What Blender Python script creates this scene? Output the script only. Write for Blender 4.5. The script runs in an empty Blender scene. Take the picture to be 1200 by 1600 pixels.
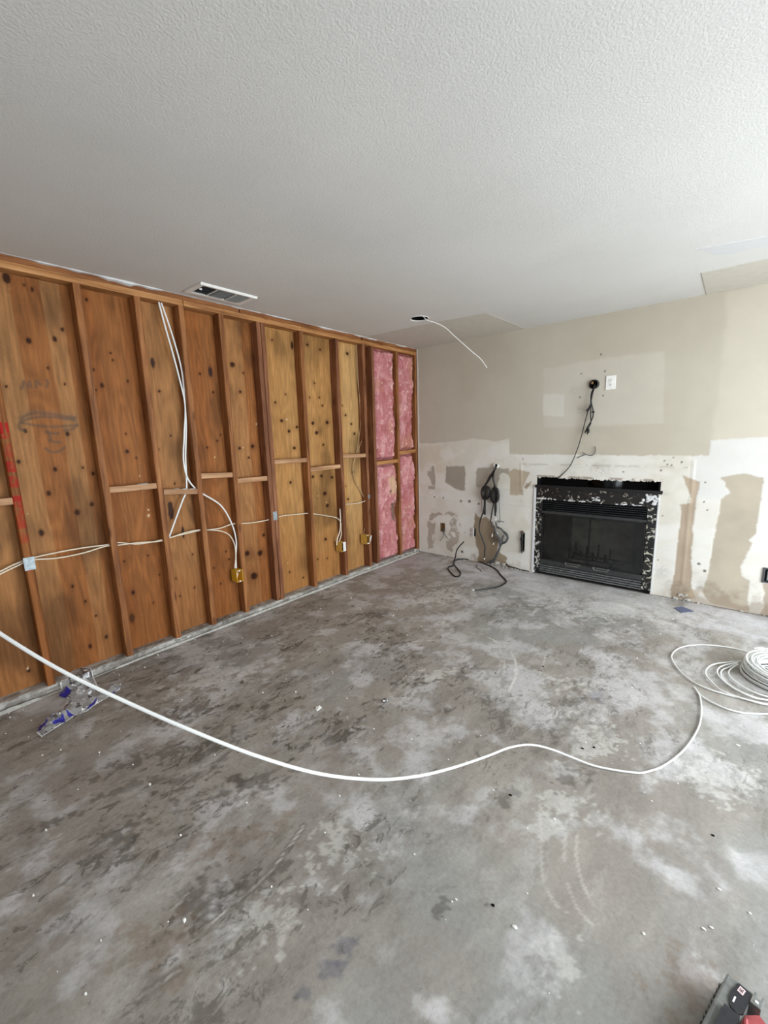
import bpy, bmesh, math, random
import numpy as np
from mathutils import Vector, Matrix, noise as mnoise

SC = bpy.context.scene
COL = SC.collection

# ------------------------------------------------------------------ camera
cam_data = bpy.data.cameras.new('camera')
cam_data.sensor_fit = 'AUTO'
cam_data.sensor_width = 36.0
cam_data.lens = 36.0 * 657.34 / 1600.0
cam_data.clip_start = 0.02
camera = bpy.data.objects.new('camera', cam_data)
COL.objects.link(camera)
_r = Vector((0.76331946, 0.64539903, -0.0283461))
_u = Vector((-0.09323682, 0.15347833, 0.98374351))
_f = Vector((-0.63925762, 0.74826766, -0.17732795))
camera.matrix_world = Matrix(((_r.x, _u.x, -_f.x, 3.035), (_r.y, _u.y, -_f.y, -4.221), (_r.z, _u.z, -_f.z, 1.450), (0, 0, 0, 1)))
SC.camera = camera

# ------------------------------------------------------------------ world, daylight through the openings, exposure
world = bpy.data.worlds.new('overcast_sky')
SC.world = world
world.use_nodes = True
_bg = world.node_tree.nodes['Background']
_bg.inputs['Color'].default_value = (0.80, 0.90, 1.0, 1)
_bg.inputs['Strength'].default_value = 1.0

def area_light(name, loc, direction, sx, sy, power, color):
    d = bpy.data.lights.new(name, 'AREA')
    d.shape = 'RECTANGLE'; d.size = sx; d.size_y = sy; d.energy = power; d.color = color
    o = bpy.data.objects.new(name, d); COL.objects.link(o)
    o.location = loc
    o.rotation_euler = Vector(direction).to_track_quat('-Z', 'Y').to_euler()
    return o
# daylight at the sliding door and the window of the right wall, plus even fill at an added window behind the camera
area_light('daylight_sliding_door', (5.16, -1.75, 1.10), (-1, 0, -0.10), 2.3, 2.0, 134, (0.90, 0.955, 1.0))
area_light('daylight_side_window', (5.16, -3.9, 1.55), (-1, 0.0, -0.25), 1.3, 1.1, 44, (0.91, 0.96, 1.0))
area_light('rear_fill', (2.6, -7.36, 1.25), (0, 1, 0.0), 3.2, 1.9, 9, (1.0, 0.98, 0.94))
SC.view_settings.view_transform = 'Standard'
SC.view_settings.look = 'None'
SC.view_settings.gamma = 1.0
SC.view_settings.use_curve_mapping = False
SC.view_settings.exposure = 0.42
SC.cycles.max_bounces = 10
SC.cycles.diffuse_bounces = 6
SC.cycles.transparent_max_bounces = 12
SC.cycles.caustics_reflective = False
SC.cycles.caustics_refractive = False
SC.cycles.sample_clamp_indirect = 6.0

H = 2.44

# ------------------------------------------------------------------ helpers
def lin(c):
    c = np.asarray(c, float) / 255.0
    return np.where(c <= 0.04045, c / 12.92, ((c + 0.055) / 1.055) ** 2.4)
def lin4(c):
    v = lin(c); return (float(v[0]), float(v[1]), float(v[2]), 1.0)

_tab = np.random.RandomState(7).rand(8, 256, 256)
def vnoise(x, y, seed=0):
    t = _tab[seed % 8]
    x = x + 17.3 * seed; y = y + 5.7 * seed
    ix = np.floor(x).astype(int); iy = np.floor(y).astype(int)
    fx = x - ix; fy = y - iy
    fx = fx * fx * (3 - 2 * fx); fy = fy * fy * (3 - 2 * fy)
    a = t[ix % 256, iy % 256]; b = t[(ix + 1) % 256, iy % 256]
    c = t[ix % 256, (iy + 1) % 256]; d = t[(ix + 1) % 256, (iy + 1) % 256]
    return (a * (1 - fx) + b * fx) * (1 - fy) + (c * (1 - fx) + d * fx) * fy
def fbm(x, y, seed=0, octv=4, gain=0.5):
    s = 0; a = 1; n = 0
    for k in range(octv):
        s = s + a * vnoise(x * 2 ** k, y * 2 ** k, seed + k); n += a; a *= gain
    return s / n
def sstep(a, b, x):
    t = np.clip((x - a) / (b - a), 0, 1); return t * t * (3 - 2 * t)
def inpoly(x, y, poly):
    r = np.zeros(x.shape, bool); n = len(poly)
    for i in range(n):
        x1, y1 = poly[i]; x2, y2 = poly[(i + 1) % n]
        if y1 == y2: continue
        r ^= ((y1 > y) != (y2 > y)) & (x < (x2 - x1) * (y - y1) / (y2 - y1) + x1)
    return r
def seg_dist(x, y, pts):
    d = np.full(x.shape, 9.0)
    for (x1, y1), (x2, y2) in zip(pts[:-1], pts[1:]):
        L2 = (x2 - x1) ** 2 + (y2 - y1) ** 2 + 1e-12
        t = np.clip(((x - x1) * (x2 - x1) + (y - y1) * (y2 - y1)) / L2, 0, 1)
        d = np.minimum(d, np.hypot(x - x1 - t * (x2 - x1), y - y1 - t * (y2 - y1)))
    return d
def mixc(c, col, m):
    return c * (1 - m[..., None]) + np.asarray(col) * m[..., None]

def link(name, me, mat=None, parent=None):
    o = bpy.data.objects.new(name, me); COL.objects.link(o)
    if mat is not None: me.materials.append(mat)
    if parent is not None: o.parent = parent
    return o
def tag(o, label=None, cat=None, group=None, kind=None):
    if label: o['label'] = label
    if cat: o['category'] = cat
    if group: o['group'] = group
    if kind: o['kind'] = kind
    return o
def empty(name, loc=(0, 0, 0), rz=0):
    o = bpy.data.objects.new(name, None); COL.objects.link(o)
    o.empty_display_size = 0.1
    o.location = loc; o.rotation_euler = (0, 0, rz)
    return o

class MB:
    """collects shapes and links them as one mesh object"""
    def __init__(s): s.v = []; s.f = []
    def add(s, vs, fs):
        n = len(s.v); s.v += [tuple(map(float, q)) for q in vs]; s.f += [tuple(i + n for i in q) for q in fs]
    def box(s, x0, x1, y0, y1, z0, z1, ch=0.0, M=None):
        if ch <= 0:
            vs = [(x, y, z) for z in (z0, z1) for y in (y0, y1) for x in (x0, x1)]
            fs = [(0, 2, 3, 1), (4, 5, 7, 6), (0, 1, 5, 4), (2, 6, 7, 3), (0, 4, 6, 2), (1, 3, 7, 5)]
        else:
            bm = bmesh.new()
            bmesh.ops.create_cube(bm, size=1)
            for q in bm.verts: q.co = Vector(((x0 + x1) / 2 + q.co.x * (x1 - x0), (y0 + y1) / 2 + q.co.y * (y1 - y0), (z0 + z1) / 2 + q.co.z * (z1 - z0)))
            bmesh.ops.bevel(bm, geom=list(bm.edges), offset=ch, segments=2, affect='EDGES', profile=0.6)
            bm.verts.index_update()
            vs = [q.co.copy() for q in bm.verts]; fs = [[q.index for q in f.verts] for f in bm.faces]
            bm.free()
        if M is not None: vs = [M @ Vector(q) for q in vs]
        s.add(vs, fs)
    def prism(s, poly, a, b, axis='y', M=None):
        """polygon extruded from a to b along axis"""
        n = len(poly)
        def P(p, t):
            if axis == 'y': return (p[0], t, p[1])
            if axis == 'x': return (t, p[0], p[1])
            return (p[0], p[1], t)
        vs = [P(p, a) for p in poly] + [P(p, b) for p in poly]
        fs = [tuple(range(n)), tuple(range(2 * n - 1, n - 1, -1))] + [(i, i + n, (i + 1) % n + n, (i + 1) % n) for i in range(n)]
        if M is not None: vs = [M @ Vector(q) for q in vs]
        s.add(vs, fs)
    def tube(s, pts, r, sides=8, step=0.012, smooth=True, flat=1.0, cap=True):
        P = catmull(pts, step) if smooth else [Vector(p) for p in pts]
        n = len(P)
        if n < 2: return
        T = [(P[min(i + 1, n - 1)] - P[max(i - 1, 0)]).normalized() for i in range(n)]
        up = Vector((0, 0, 1)) if abs(T[0].z) < 0.9 else Vector((1, 0, 0))
        N = (up - T[0] * up.dot(T[0])).normalized()
        vs = []; fs = []
        for i in range(n):
            N = N - T[i] * N.dot(T[i])
            N = N.normalized() if N.length > 1e-6 else T[i].orthogonal().normalized()
            Bn = T[i].cross(N)
            ri = r(i / (n - 1)) if callable(r) else r
            for k in range(sides):
                a = 2 * math.pi * k / sides
                vs.append(P[i] + N * (math.cos(a) * ri * flat) + Bn * (math.sin(a) * ri))
        for i in range(n - 1):
            for k in range(sides):
                k2 = (k + 1) % sides
                fs.append((i * sides + k, i * sides + k2, (i + 1) * sides + k2, (i + 1) * sides + k))
        if cap:
            fs.append(tuple(range(sides - 1, -1, -1))); fs.append(tuple((n - 1) * sides + k for k in range(sides)))
        s.add(vs, fs)
    def lathe(s, prof, sides=24, M=None, close=False):
        """profile of (radius, height) about local z"""
        n = len(prof); vs = []; fs = []
        for rr, h in prof:
            for k in range(sides):
                a = 2 * math.pi * k / sides; vs.append((rr * math.cos(a), rr * math.sin(a), h))
        for i in range(n - 1 + (1 if close else 0)):
            j = (i + 1) % n
            for k in range(sides):
                k2 = (k + 1) % sides
                fs.append((i * sides + k, i * sides + k2, j * sides + k2, j * sides + k))
        if M is not None: vs = [M @ Vector(q) for q in vs]
        s.add(vs, fs)
    def lump(s, c, rx, ry, rz, seed=0, sub=2, amp=0.35):
        bm = bmesh.new(); bmesh.ops.create_icosphere(bm, subdivisions=sub, radius=1)
        bm.verts.index_update(); vs = []
        for q in bm.verts:
            k = 1 + amp * mnoise.noise(q.co * 1.7 + Vector((seed * 3.1, seed * 1.7, 0)))
            vs.append((c[0] + q.co.x * rx * k, c[1] + q.co.y * ry * k, max(c[2] + q.co.z * rz * k, c[2] - rz)))
        fs = [[q.index for q in f.verts] for f in bm.faces]; bm.free(); s.add(vs, fs)
    def build(s, name, mat, parent=None, smooth=False, off=None):
        me = bpy.data.meshes.new(name)
        v = s.v if off is None else [(a - off[0], b - off[1], c - off[2]) for a, b, c in s.v]
        me.from_pydata(v, [], s.f); me.update()
        if smooth:
            me.polygons.foreach_set('use_smooth', [True] * len(me.polygons))
            me.set_sharp_from_angle(angle=math.radians(40))
        o = link(name, me, mat, parent)
        if off is not None: o.location = off
        return o

def catmull(pts, step):
    P = [Vector(p) for p in pts]
    if len(P) < 3:
        n = max(2, int((P[1] - P[0]).length / step)); return [P[0].lerp(P[1], i / n) for i in range(n + 1)]
    Q = [P[0] * 2 - P[1]] + P + [P[-1] * 2 - P[-2]]
    out = []
    for i in range(1, len(Q) - 2):
        p0, p1, p2, p3 = Q[i - 1:i + 3]
        n = max(2, int((p2 - p1).length / step))
        # centripetal parameters keep the curve from overshooting
        t0 = 0; t1 = t0 + max((p1 - p0).length, 1e-5) ** 0.5; t2 = t1 + max((p2 - p1).length, 1e-5) ** 0.5; t3 = t2 + max((p3 - p2).length, 1e-5) ** 0.5
        for k in range(n):
            t = t1 + (t2 - t1) * k / n
            a1 = p0 * ((t1 - t) / (t1 - t0)) + p1 * ((t - t0) / (t1 - t0))
            a2 = p1 * ((t2 - t) / (t2 - t1)) + p2 * ((t - t1) / (t2 - t1))
            a3 = p2 * ((t3 - t) / (t3 - t2)) + p3 * ((t - t2) / (t3 - t2))
            b1 = a1 * ((t2 - t) / (t2 - t0)) + a2 * ((t - t0) / (t2 - t0))
            b2 = a2 * ((t3 - t) / (t3 - t1)) + a3 * ((t - t1) / (t3 - t1))
            out.append(b1 * ((t2 - t) / (t2 - t1)) + b2 * ((t - t1) / (t2 - t1)))
    out.append(P[-1]); return out

def grid(name, pos, col, mat, parent=None, keep=None, flip=False):
    """pos (nu, nv, 3) -> quad grid with a colour attribute 'Col' (nu, nv, 3)"""
    nu, nv = pos.shape[:2]
    idx = np.arange(nu * nv).reshape(nu, nv)
    q = np.stack([idx[:-1, :-1], idx[1:, :-1], idx[1:, 1:], idx[:-1, 1:]], -1).reshape(-1, 4)
    if keep is not None: q = q[keep.reshape(-1)]
    if flip: q = q[:, ::-1]
    me = bpy.data.meshes.new(name)
    me.vertices.add(nu * nv); me.vertices.foreach_set('co', pos.reshape(-1).astype(np.float32))
    me.loops.add(q.size); me.loops.foreach_set('vertex_index', q.reshape(-1).astype(np.int32))
    me.polygons.add(len(q)); me.polygons.foreach_set('loop_start', (np.arange(len(q)) * 4).astype(np.int32))
    me.polygons.foreach_set('loop_total', np.full(len(q), 4, np.int32))
    me.polygons.foreach_set('use_smooth', np.ones(len(q), bool))
    me.update(calc_edges=True); me.validate()
    if col is not None:
        at = me.attributes.new('Col', 'FLOAT_COLOR', 'POINT')
        c4 = np.ones((nu * nv, 4), np.float32); c4[:, :col.shape[-1]] = np.clip(col.reshape(-1, col.shape[-1]), 0, 1)
        at.data.foreach_set('color', c4.reshape(-1))
    return link(name, me, mat, parent)

# ------------------------------------------------------------------ materials
class NT:
    def __init__(s, name):
        s.m = bpy.data.materials.new(name); s.m.use_nodes = True
        s.t = s.m.node_tree; s.b = s.t.nodes['Principled BSDF']
    def n(s, typ, **kw):
        q = s.t.nodes.new(typ)
        for k, v in kw.items():
            if hasattr(q, k) and k not in q.inputs: setattr(q, k, v)
            else: q.inputs[k].default_value = v
        return q
    def l(s, a, b): s.t.links.new(a, b)
    def coords(s, scale=(1, 1, 1), rot=(0, 0, 0), kind='Object'):
        tc = s.n('ShaderNodeTexCoord'); mp = s.n('ShaderNodeMapping')
        mp.inputs['Scale'].default_value = scale; mp.inputs['Rotation'].default_value = rot
        s.l(tc.outputs[kind], mp.inputs['Vector']); return mp.outputs['Vector']
    def noise(s, vec, scale, detail=4, rough=0.55, dist=0.0):
        q = s.n('ShaderNodeTexNoise'); q.inputs['Scale'].default_value = scale; q.inputs['Detail'].default_value = detail
        q.inputs['Roughness'].default_value = rough; q.inputs['Distortion'].default_value = dist
        s.l(vec, q.inputs['Vector']); return q.outputs['Fac']
    def ramp(s, fac, stops):
        q = s.n('ShaderNodeValToRGB'); e = q.color_ramp.elements
        while len(e) < len(stops): e.new(0.5)
        for k, (p, c) in enumerate(stops):
            e[k].position = p; e[k].color = c if len(c) == 4 else (*c, 1)
        s.l(fac, q.inputs['Fac']); return q.outputs['Color']
    def mix(s, a, b, fac, mode='MIX'):
        q = s.n('ShaderNodeMix'); q.data_type = 'RGBA'; q.blend_type = mode
        for sock, v in ((q.inputs['Factor'], fac), (q.inputs['A'], a), (q.inputs['B'], b)):
            if hasattr(v, 'is_output'): s.l(v, sock)
            elif sock.type == 'RGBA': sock.default_value = v if len(v) == 4 else (*v, 1)
            else: sock.default_value = v
        return q.outputs['Result']
    def bump(s, h, strength=0.3, dist=0.01):
        q = s.n('ShaderNodeBump'); q.inputs['Strength'].default_value = strength; q.inputs['Distance'].default_value = dist
        s.l(h, q.inputs['Height']); s.l(q.outputs['Normal'], s.b.inputs['Normal'])
    def set(s, **kw):
        for k, v in kw.items():
            k = k.replace('_', ' ')
            if hasattr(v, 'is_output'): s.l(v, s.b.inputs[k])
            else: s.b.inputs[k].default_value = v
        return s.m
def g(v): return (v, v, v, 1)

def plain(name, rgb, rough=0.6, metal=0.0, var=0.12, scale=30, bump=0.0, spec=0.5):
    t = NT(name); c = lin(rgb); v = t.coords()
    n = t.noise(v, scale, 4)
    lo = [float(max(0, q * (1 - var))) for q in c]; hi = [float(min(1, q * (1 + var))) for q in c]
    t.set(Base_Color=t.ramp(n, [(0.3, lo), (0.7, hi)]), Roughness=rough, Metallic=metal)
    t.b.inputs['Specular IOR Level'].default_value = spec
    if bump: t.bump(n, bump, 0.004)
    return t.m

def attr_mat(name, rough, amp, scales, bump=0.15, bdist=0.004, spec=0.4, stretch=(1, 1, 1), rot=(0, 0, 0), rvar=0.0):
    t = NT(name)
    a = t.n('ShaderNodeAttribute'); a.attribute_name = 'Col'
    v = t.coords(stretch, rot)
    c = a.outputs['Color']; last = None
    for sc, am in zip(scales, amp):
        n = t.noise(v, sc, 6, 0.6)
        c = t.mix(c, t.ramp(n, [(0.3, g(1 - am)), (0.7, g(1 + am))]), 1.0, 'MULTIPLY'); last = n
    t.set(Base_Color=c, Roughness=rough)
    if rvar: t.set(Roughness=t.ramp(last, [(0.3, g(rough - rvar)), (0.7, g(rough + rvar))]))
    t.b.inputs['Specular IOR Level'].default_value = spec
    if bump: t.bump(last, bump, bdist)
    return t

def wood(name, dark, mid, light, axis='z', rough=0.65):
    t = NT(name)
    st = {'z': (1, 1, 0.06), 'y': (1, 0.06, 1)}[axis]
    info = t.n('ShaderNodeObjectInfo')
    tc = t.n('ShaderNodeTexCoord'); add = t.n('ShaderNodeVectorMath'); add.operation = 'ADD'
    t.l(tc.outputs['Object'], add.inputs[0])
    mul = t.n('ShaderNodeVectorMath'); mul.operation = 'SCALE'; mul.inputs[0].default_value = (7.3, 3.1, 11.7)
    t.l(info.outputs['Random'], mul.inputs['Scale']); t.l(mul.outputs['Vector'], add.inputs[1])
    mp = t.n('ShaderNodeMapping'); mp.inputs['Scale'].default_value = st; t.l(add.outputs['Vector'], mp.inputs['Vector'])
    n1 = t.noise(mp.outputs['Vector'], 45, 5, 0.6, 0.6)
    n2 = t.noise(add.outputs['Vector'], 3.0, 3, 0.5)
    c = t.ramp(n1, [(0.28, lin4(dark)), (0.5, lin4(mid)), (0.75, lin4(light))])
    c = t.mix(c, t.ramp(n2, [(0.3, (0.72, 0.66, 0.62, 1)), (0.7, (1.12, 1.1, 1.08, 1))]), 1.0, 'MULTIPLY')
    vo = t.n('ShaderNodeTexVoronoi'); vo.inputs['Scale'].default_value = 5.0
    mp2 = t.n('ShaderNodeMapping'); mp2.inputs['Scale'].default_value = {'z': (2, 2, 0.7), 'y': (2, 0.7, 2)}[axis]; t.l(add.outputs['Vector'], mp2.inputs['Vector'])
    t.l(mp2.outputs['Vector'], vo.inputs['Vector'])
    k = t.ramp(vo.outputs['Distance'], [(0.0, (0.25, 0.18, 0.15, 1)), (0.10, (0.5, 0.42, 0.38, 1)), (0.16, g(1.0))])
    c = t.mix(c, k, 0.85, 'MULTIPLY')
    t.set(Base_Color=c, Roughness=rough); t.bump(n1, 0.25, 0.003)
    t.b.inputs['Specular IOR Level'].default_value = 0.3
    return t.m

# ------------------------------------------------------------------ measured positions, metres (back wall x,z; left wall y,z; floor x,y)
WALL_PATCH = {'skim': [(-0.123, 1.344), (0.341, 1.354), (0.595, 1.376), (0.755, 1.398), (1.005, 1.36), (1.162, 1.384), (1.173, 1.226), (1.467, 1.225), (2.156, 1.223), (2.54, 1.223), (2.826, 1.22), (2.831, 1.345), (2.981, 1.357), (3.162, 1.363), (3.545, 1.385), (3.716, -0.119), (-0.161, -0.365)], 'tv': [(1.495, 2.04), (2.003, 2.07), (2.469, 2.066), (2.508, 1.488), (2.054, 1.488), (1.521, 1.487)], 'square': [(1.5, 1.808), (1.699, 1.788), (1.702, 1.583), (1.508, 1.6)], 'right_pale': [(2.843, 2.05), (2.84, 1.335), (3.557, 1.283), (3.426, 2.435), (2.827, 2.435)], 'gA': [(0.136, 1.072), (0.234, 1.084), (0.249, 0.917), (0.246, 0.801), (0.156, 0.796), (0.133, 0.873)], 'gB': [(0.4, 1.083), (0.65, 1.091), (0.652, 0.814), (0.535, 0.818), (0.389, 0.895)], 'gC_shaded': [(0.788, 1.077), (1.174, 1.083), (1.167, 0.994), (1.148, 1.011), (1.1, 1.023), (1.063, 0.999), (1.05, 0.935), (1.049, 0.753), (1.021, 0.677), (0.931, 0.707), (0.878, 0.862), (0.791, 0.867)], 'gD': [(1.156, 1.038), (1.229, 1.08), (1.39, 1.046), (1.366, 0.985), (1.325, 0.887), (1.331, 0.809), (1.19, 0.799), (1.181, 0.977), (1.166, 1.003)], 'arch': [(1.329, 0.888), (1.359, 0.933), (1.428, 0.953), (1.394, 0.917), (1.352, 0.854)], 'gL': [(0.147, 0.508), (0.481, 0.55), (0.578, 0.474), (0.579, 0.224), (0.47, 0.051), (0.403, 0.09), (0.392, 0.178), (0.459, 0.237), (0.426, 0.282), (0.47, 0.356), (0.415, 0.447), (0.393, 0.503), (0.246, 0.478), (0.251, 0.389), (0.225, 0.083), (0.129, 0.038), (0.139, 0.377)], 'brown': [(0.773, 0.569), (0.842, 0.518), (0.944, 0.529), (0.995, 0.468), (1.037, 0.379), (1.078, 0.289), (1.051, 0.161), (1.179, 0.115), (1.153, 0.015), (0.806, 0.012), (0.837, 0.078), (0.782, 0.267), (0.764, 0.383), (0.774, 0.492)], 'tE': [(2.665, 1.066), (2.788, 1.015), (2.777, 0.849), (2.772, 0.656), (2.782, 0.423), (2.807, 0.123), (2.839, 0.032), (2.675, -0.007), (2.662, 0.074), (2.682, 0.244), (2.679, 0.447), (2.685, 0.686), (2.679, 0.802), (2.669, 0.817), (2.742, 0.838), (2.741, 0.884), (2.713, 0.958)], 'tF': [(2.908, 1.054), (3.041, 1.093), (3.124, 1.071), (3.17, 1.065), (3.165, 0.897), (3.163, 0.663), (3.163, 0.629), (3.127, 0.582), (3.154, 0.56), (3.14, 0.515), (3.116, 0.424), (3.097, 0.359), (3.109, 0.29), (3.164, 0.257), (3.165, 0.15), (3.181, 0.01), (3.123, 0.005), (2.937, 0.018), (2.904, 0.062), (2.879, 0.113), (2.904, 0.231), (2.912, 0.462), (2.922, 0.669), (2.936, 0.889), (2.984, 0.939), (2.953, 0.992), (2.944, 1.026)], 'tG': [(3.235, 0.245), (3.323, 0.281), (3.353, -0.015), (3.253, -0.007), (3.267, 0.174)]}
WALL_SPECK = [(1.838, 1.959, 0.006), (2.035, 1.958, 0.007), (1.838, 1.75, 0.007), (2.032, 1.748, 0.007), (1.995, 2.104, 0.005), (0.651, 0.324, 0.006), (1.318, 1.181, 0.005), (2.237, 1.077, 0.006), (2.654, 1.172, 0.009), (2.595, 1.208, 0.006), (2.587, 1.144, 0.006), (2.559, 1.149, 0.006), (2.535, 1.181, 0.006), (2.518, 1.1, 0.006), (2.823, 1.012, 0.008), (2.828, 0.856, 0.007), (2.855, 0.79, 0.006), (2.881, 0.284, 0.012), (2.839, 0.337, 0.014), (2.553, 0.321, 0.008), (2.556, 0.713, 0.006), (0.365, 0.709, 0.012), (0.238, 0.715, 0.012), (0.598, 0.688, 0.016), (0.714, 0.697, 0.02), (0.618, 0.089, 0.018), (0.826, 0.677, 0.014)]
WALL_SMUDGE = [(2.015, 1.114, 0.07, 0.35), (2.111, 1.105, 0.1, 0.12), (1.809, 1.078, 0.12, 0.1), (2.594, 0.212, 0.09, 0.25), (2.718, 0.093, 0.1, 0.2), (2.888, 0.159, 0.1, 0.25), (0.97, 0.01, 0.15, 0.2), (1.838, 1.641, 0.07, 0.16), (1.853, 1.349, 0.09, 0.08), (1.773, 1.818, 0.06, 0.12), (2.564, 0.912, 0.03, 0.2), (1.318, 0.731, 0.05, 0.15)]
KNOTS = [(-3.643, 2.348, 0.022, 0.037, 1), (-3.572, 2.328, 0.008, 0.011, 0.75), (-3.54, 2.314, 0.01, 0.018, 1), (-3.593, 2.033, 0.016, 0.023, 0.75), (-3.471, 2.06, 0.014, 0.019, 0.75), (-3.426, 2.12, 0.012, 0.015, 0.75), (-3.525, 1.894, 0.009, 0.011, 0.75), (-3.726, 1.777, 0.006, 0.009, 0.75), (-3.456, 1.809, 0.005, 0.007, 0.75), (-3.28, 2.315, 0.009, 0.013, 1), (-3.19, 2.018, 0.006, 0.006, 0.75), (-3.181, 1.976, 0.006, 0.009, 0.75), (-3.296, 1.906, 0.005, 0.006, 0.75), (-3.262, 1.815, 0.017, 0.021, 0.75), (-3.299, 1.784, 0.007, 0.009, 0.75), (-3.312, 1.754, 0.006, 0.008, 0.75), (-3.11, 1.852, 0.006, 0.007, 0.75), (-3.678, 1.537, 0.011, 0.016, 0.75), (-3.483, 1.517, 0.015, 0.02, 0.75), (-3.731, 1.367, 0.011, 0.015, 0.75), (-3.57, 1.311, 0.013, 0.018, 0.75), (-3.431, 1.311, 0.01, 0.012, 0.75), (-3.621, 1.173, 0.014, 0.021, 0.75), (-3.495, 1.037, 0.018, 0.026, 0.75), (-3.413, 1.078, 0.013, 0.017, 0.75), (-3.686, 0.944, 0.018, 0.026, 0.75), (-3.382, 1.27, 0.012, 0.016, 0.75), (-3.163, 1.513, 0.006, 0.008, 0.75), (-3.17, 1.399, 0.013, 0.016, 0.75), (-3.12, 1.353, 0.004, 0.006, 0.75), (-3.278, 0.669, 0.008, 0.011, 0.75), (-3.581, 0.581, 0.009, 0.013, 0.75), (-3.529, 0.465, 0.009, 0.013, 0.75), (-3.484, 0.351, 0.006, 0.009, 0.75), (-3.542, 0.161, 0.015, 0.023, 0.75), (-3.446, 0.189, 0.013, 0.019, 0.75), (-3.251, 0.439, 0.011, 0.014, 0.75), (-3.28, 0.264, 0.022, 0.05, 0.5), (-3.857, 0.14, 0.011, 0.017, 0.75), (-2.94, 1.984, 0.018, 0.043, 1.2), (-2.918, 1.8, 0.012, 0.013, 0.75), (-2.877, 1.497, 0.006, 0.007, 0.75), (-2.97, 1.404, 0.007, 0.008, 0.75), (-2.532, 1.963, 0.019, 0.048, 1.2), (-2.614, 1.943, 0.012, 0.012, 0.75), (-2.524, 1.815, 0.012, 0.012, 0.75), (-2.528, 1.45, 0.011, 0.013, 0.75), (-2.499, 1.495, 0.007, 0.007, 0.75), (-2.616, 1.403, 0.01, 0.011, 0.75), (-2.253, 1.979, 0.01, 0.009, 0.75), (-2.342, 2.035, 0.026, 0.027, 0.75), (-2.294, 1.833, 0.015, 0.015, 0.75), (-2.344, 1.387, 0.017, 0.016, 0.75), (-2.226, 1.398, 0.02, 0.021, 0.75), (-2.888, 1.154, 0.009, 0.011, 0.75), (-2.937, 0.963, 0.027, 0.092, 1.1), (-2.869, 0.789, 0.014, 0.053, 1.2), (-2.816, 0.609, 0.005, 0.007, 0.75), (-2.958, 0.456, 0.007, 0.009, 0.75), (-2.83, 0.347, 0.008, 0.009, 0.75), (-2.946, 0.314, 0.008, 0.01, 0.75), (-2.663, 0.46, 0.01, 0.011, 0.75), (-2.618, 0.316, 0.01, 0.011, 0.75), (-2.527, 0.497, 0.012, 0.012, 0.75), (-2.548, 0.567, 0.01, 0.011, 0.75), (-2.361, 0.512, 0.024, 0.025, 0.75), (-2.238, 0.483, 0.031, 0.032, 0.75), (-2.307, 0.294, 0.037, 0.039, 0.75), (-3.252, 0.438, 0.014, 0.019, 0.75), (-3.132, 0.323, 0.007, 0.009, 0.75), (-3.069, 0.516, 0.006, 0.007, 0.75), (-3.128, 0.673, 0.005, 0.006, 0.75), (-2.186, 0.633, 0.019, 0.02, 0.75), (-1.953, 2.275, 0.013, 0.012, 0.75), (-1.746, 2.258, 0.018, 0.041, 0.75), (-1.851, 1.836, 0.011, 0.009, 0.75), (-1.966, 1.763, 0.013, 0.012, 0.75), (-1.913, 1.609, 0.021, 0.019, 0.75), (-1.843, 1.518, 0.021, 0.019, 0.75), (-1.751, 1.553, 0.019, 0.016, 0.75), (-1.572, 2.288, 0.018, 0.016, 0.75), (-1.421, 2.266, 0.016, 0.013, 0.75), (-1.512, 1.956, 0.012, 0.01, 0.75), (-1.58, 1.822, 0.011, 0.01, 0.75), (-1.462, 1.828, 0.014, 0.012, 0.75), (-1.427, 1.755, 0.016, 0.013, 0.75), (-1.559, 1.589, 0.023, 0.02, 0.75), (-1.517, 1.5, 0.028, 0.024, 0.75), (-1.377, 1.598, 0.025, 0.021, 0.75), (-1.061, 2.275, 0.023, 0.018, 0.75), (-1.121, 1.671, 0.018, 0.015, 0.75), (-1.045, 1.584, 0.018, 0.015, 0.75), (-1.16, 1.765, 0.011, 0.009, 0.75), (-1.004, 1.485, 0.022, 0.017, 0.75), (-2.221, 1.397, 0.018, 0.018, 0.75), (-2.267, 1.307, 0.012, 0.012, 0.75), (-1.793, 1.367, 0.022, 0.019, 0.75), (-1.863, 1.06, 0.017, 0.016, 0.75), (-1.457, 0.908, 0.029, 0.026, 0.75), (-1.434, 0.784, 0.026, 0.022, 0.75), (-1.486, 1.085, 0.021, 0.018, 0.75), (-1.597, 1.087, 0.02, 0.017, 0.75), (-1.35, 1.057, 0.021, 0.019, 0.75), (-2.318, 0.297, 0.031, 0.033, 0.75), (-2.237, 0.477, 0.023, 0.024, 0.75), (-2.36, 0.506, 0.023, 0.023, 0.75), (-1.479, 0.449, 0.021, 0.019, 0.75), (-1.942, 0.23, 0.013, 0.012, 0.75), (-1.789, 0.133, 0.013, 0.013, 0.75), (-1.597, 0.269, 0.012, 0.011, 0.75), (-1.472, 0.247, 0.013, 0.012, 0.75), (-1.051, 1.088, 0.019, 0.015, 0.75), (-1.139, 0.81, 0.018, 0.015, 0.75), (-1.166, 0.948, 0.011, 0.01, 0.75), (-1.444, 1.385, 0.017, 0.015, 0.75)]
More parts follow.
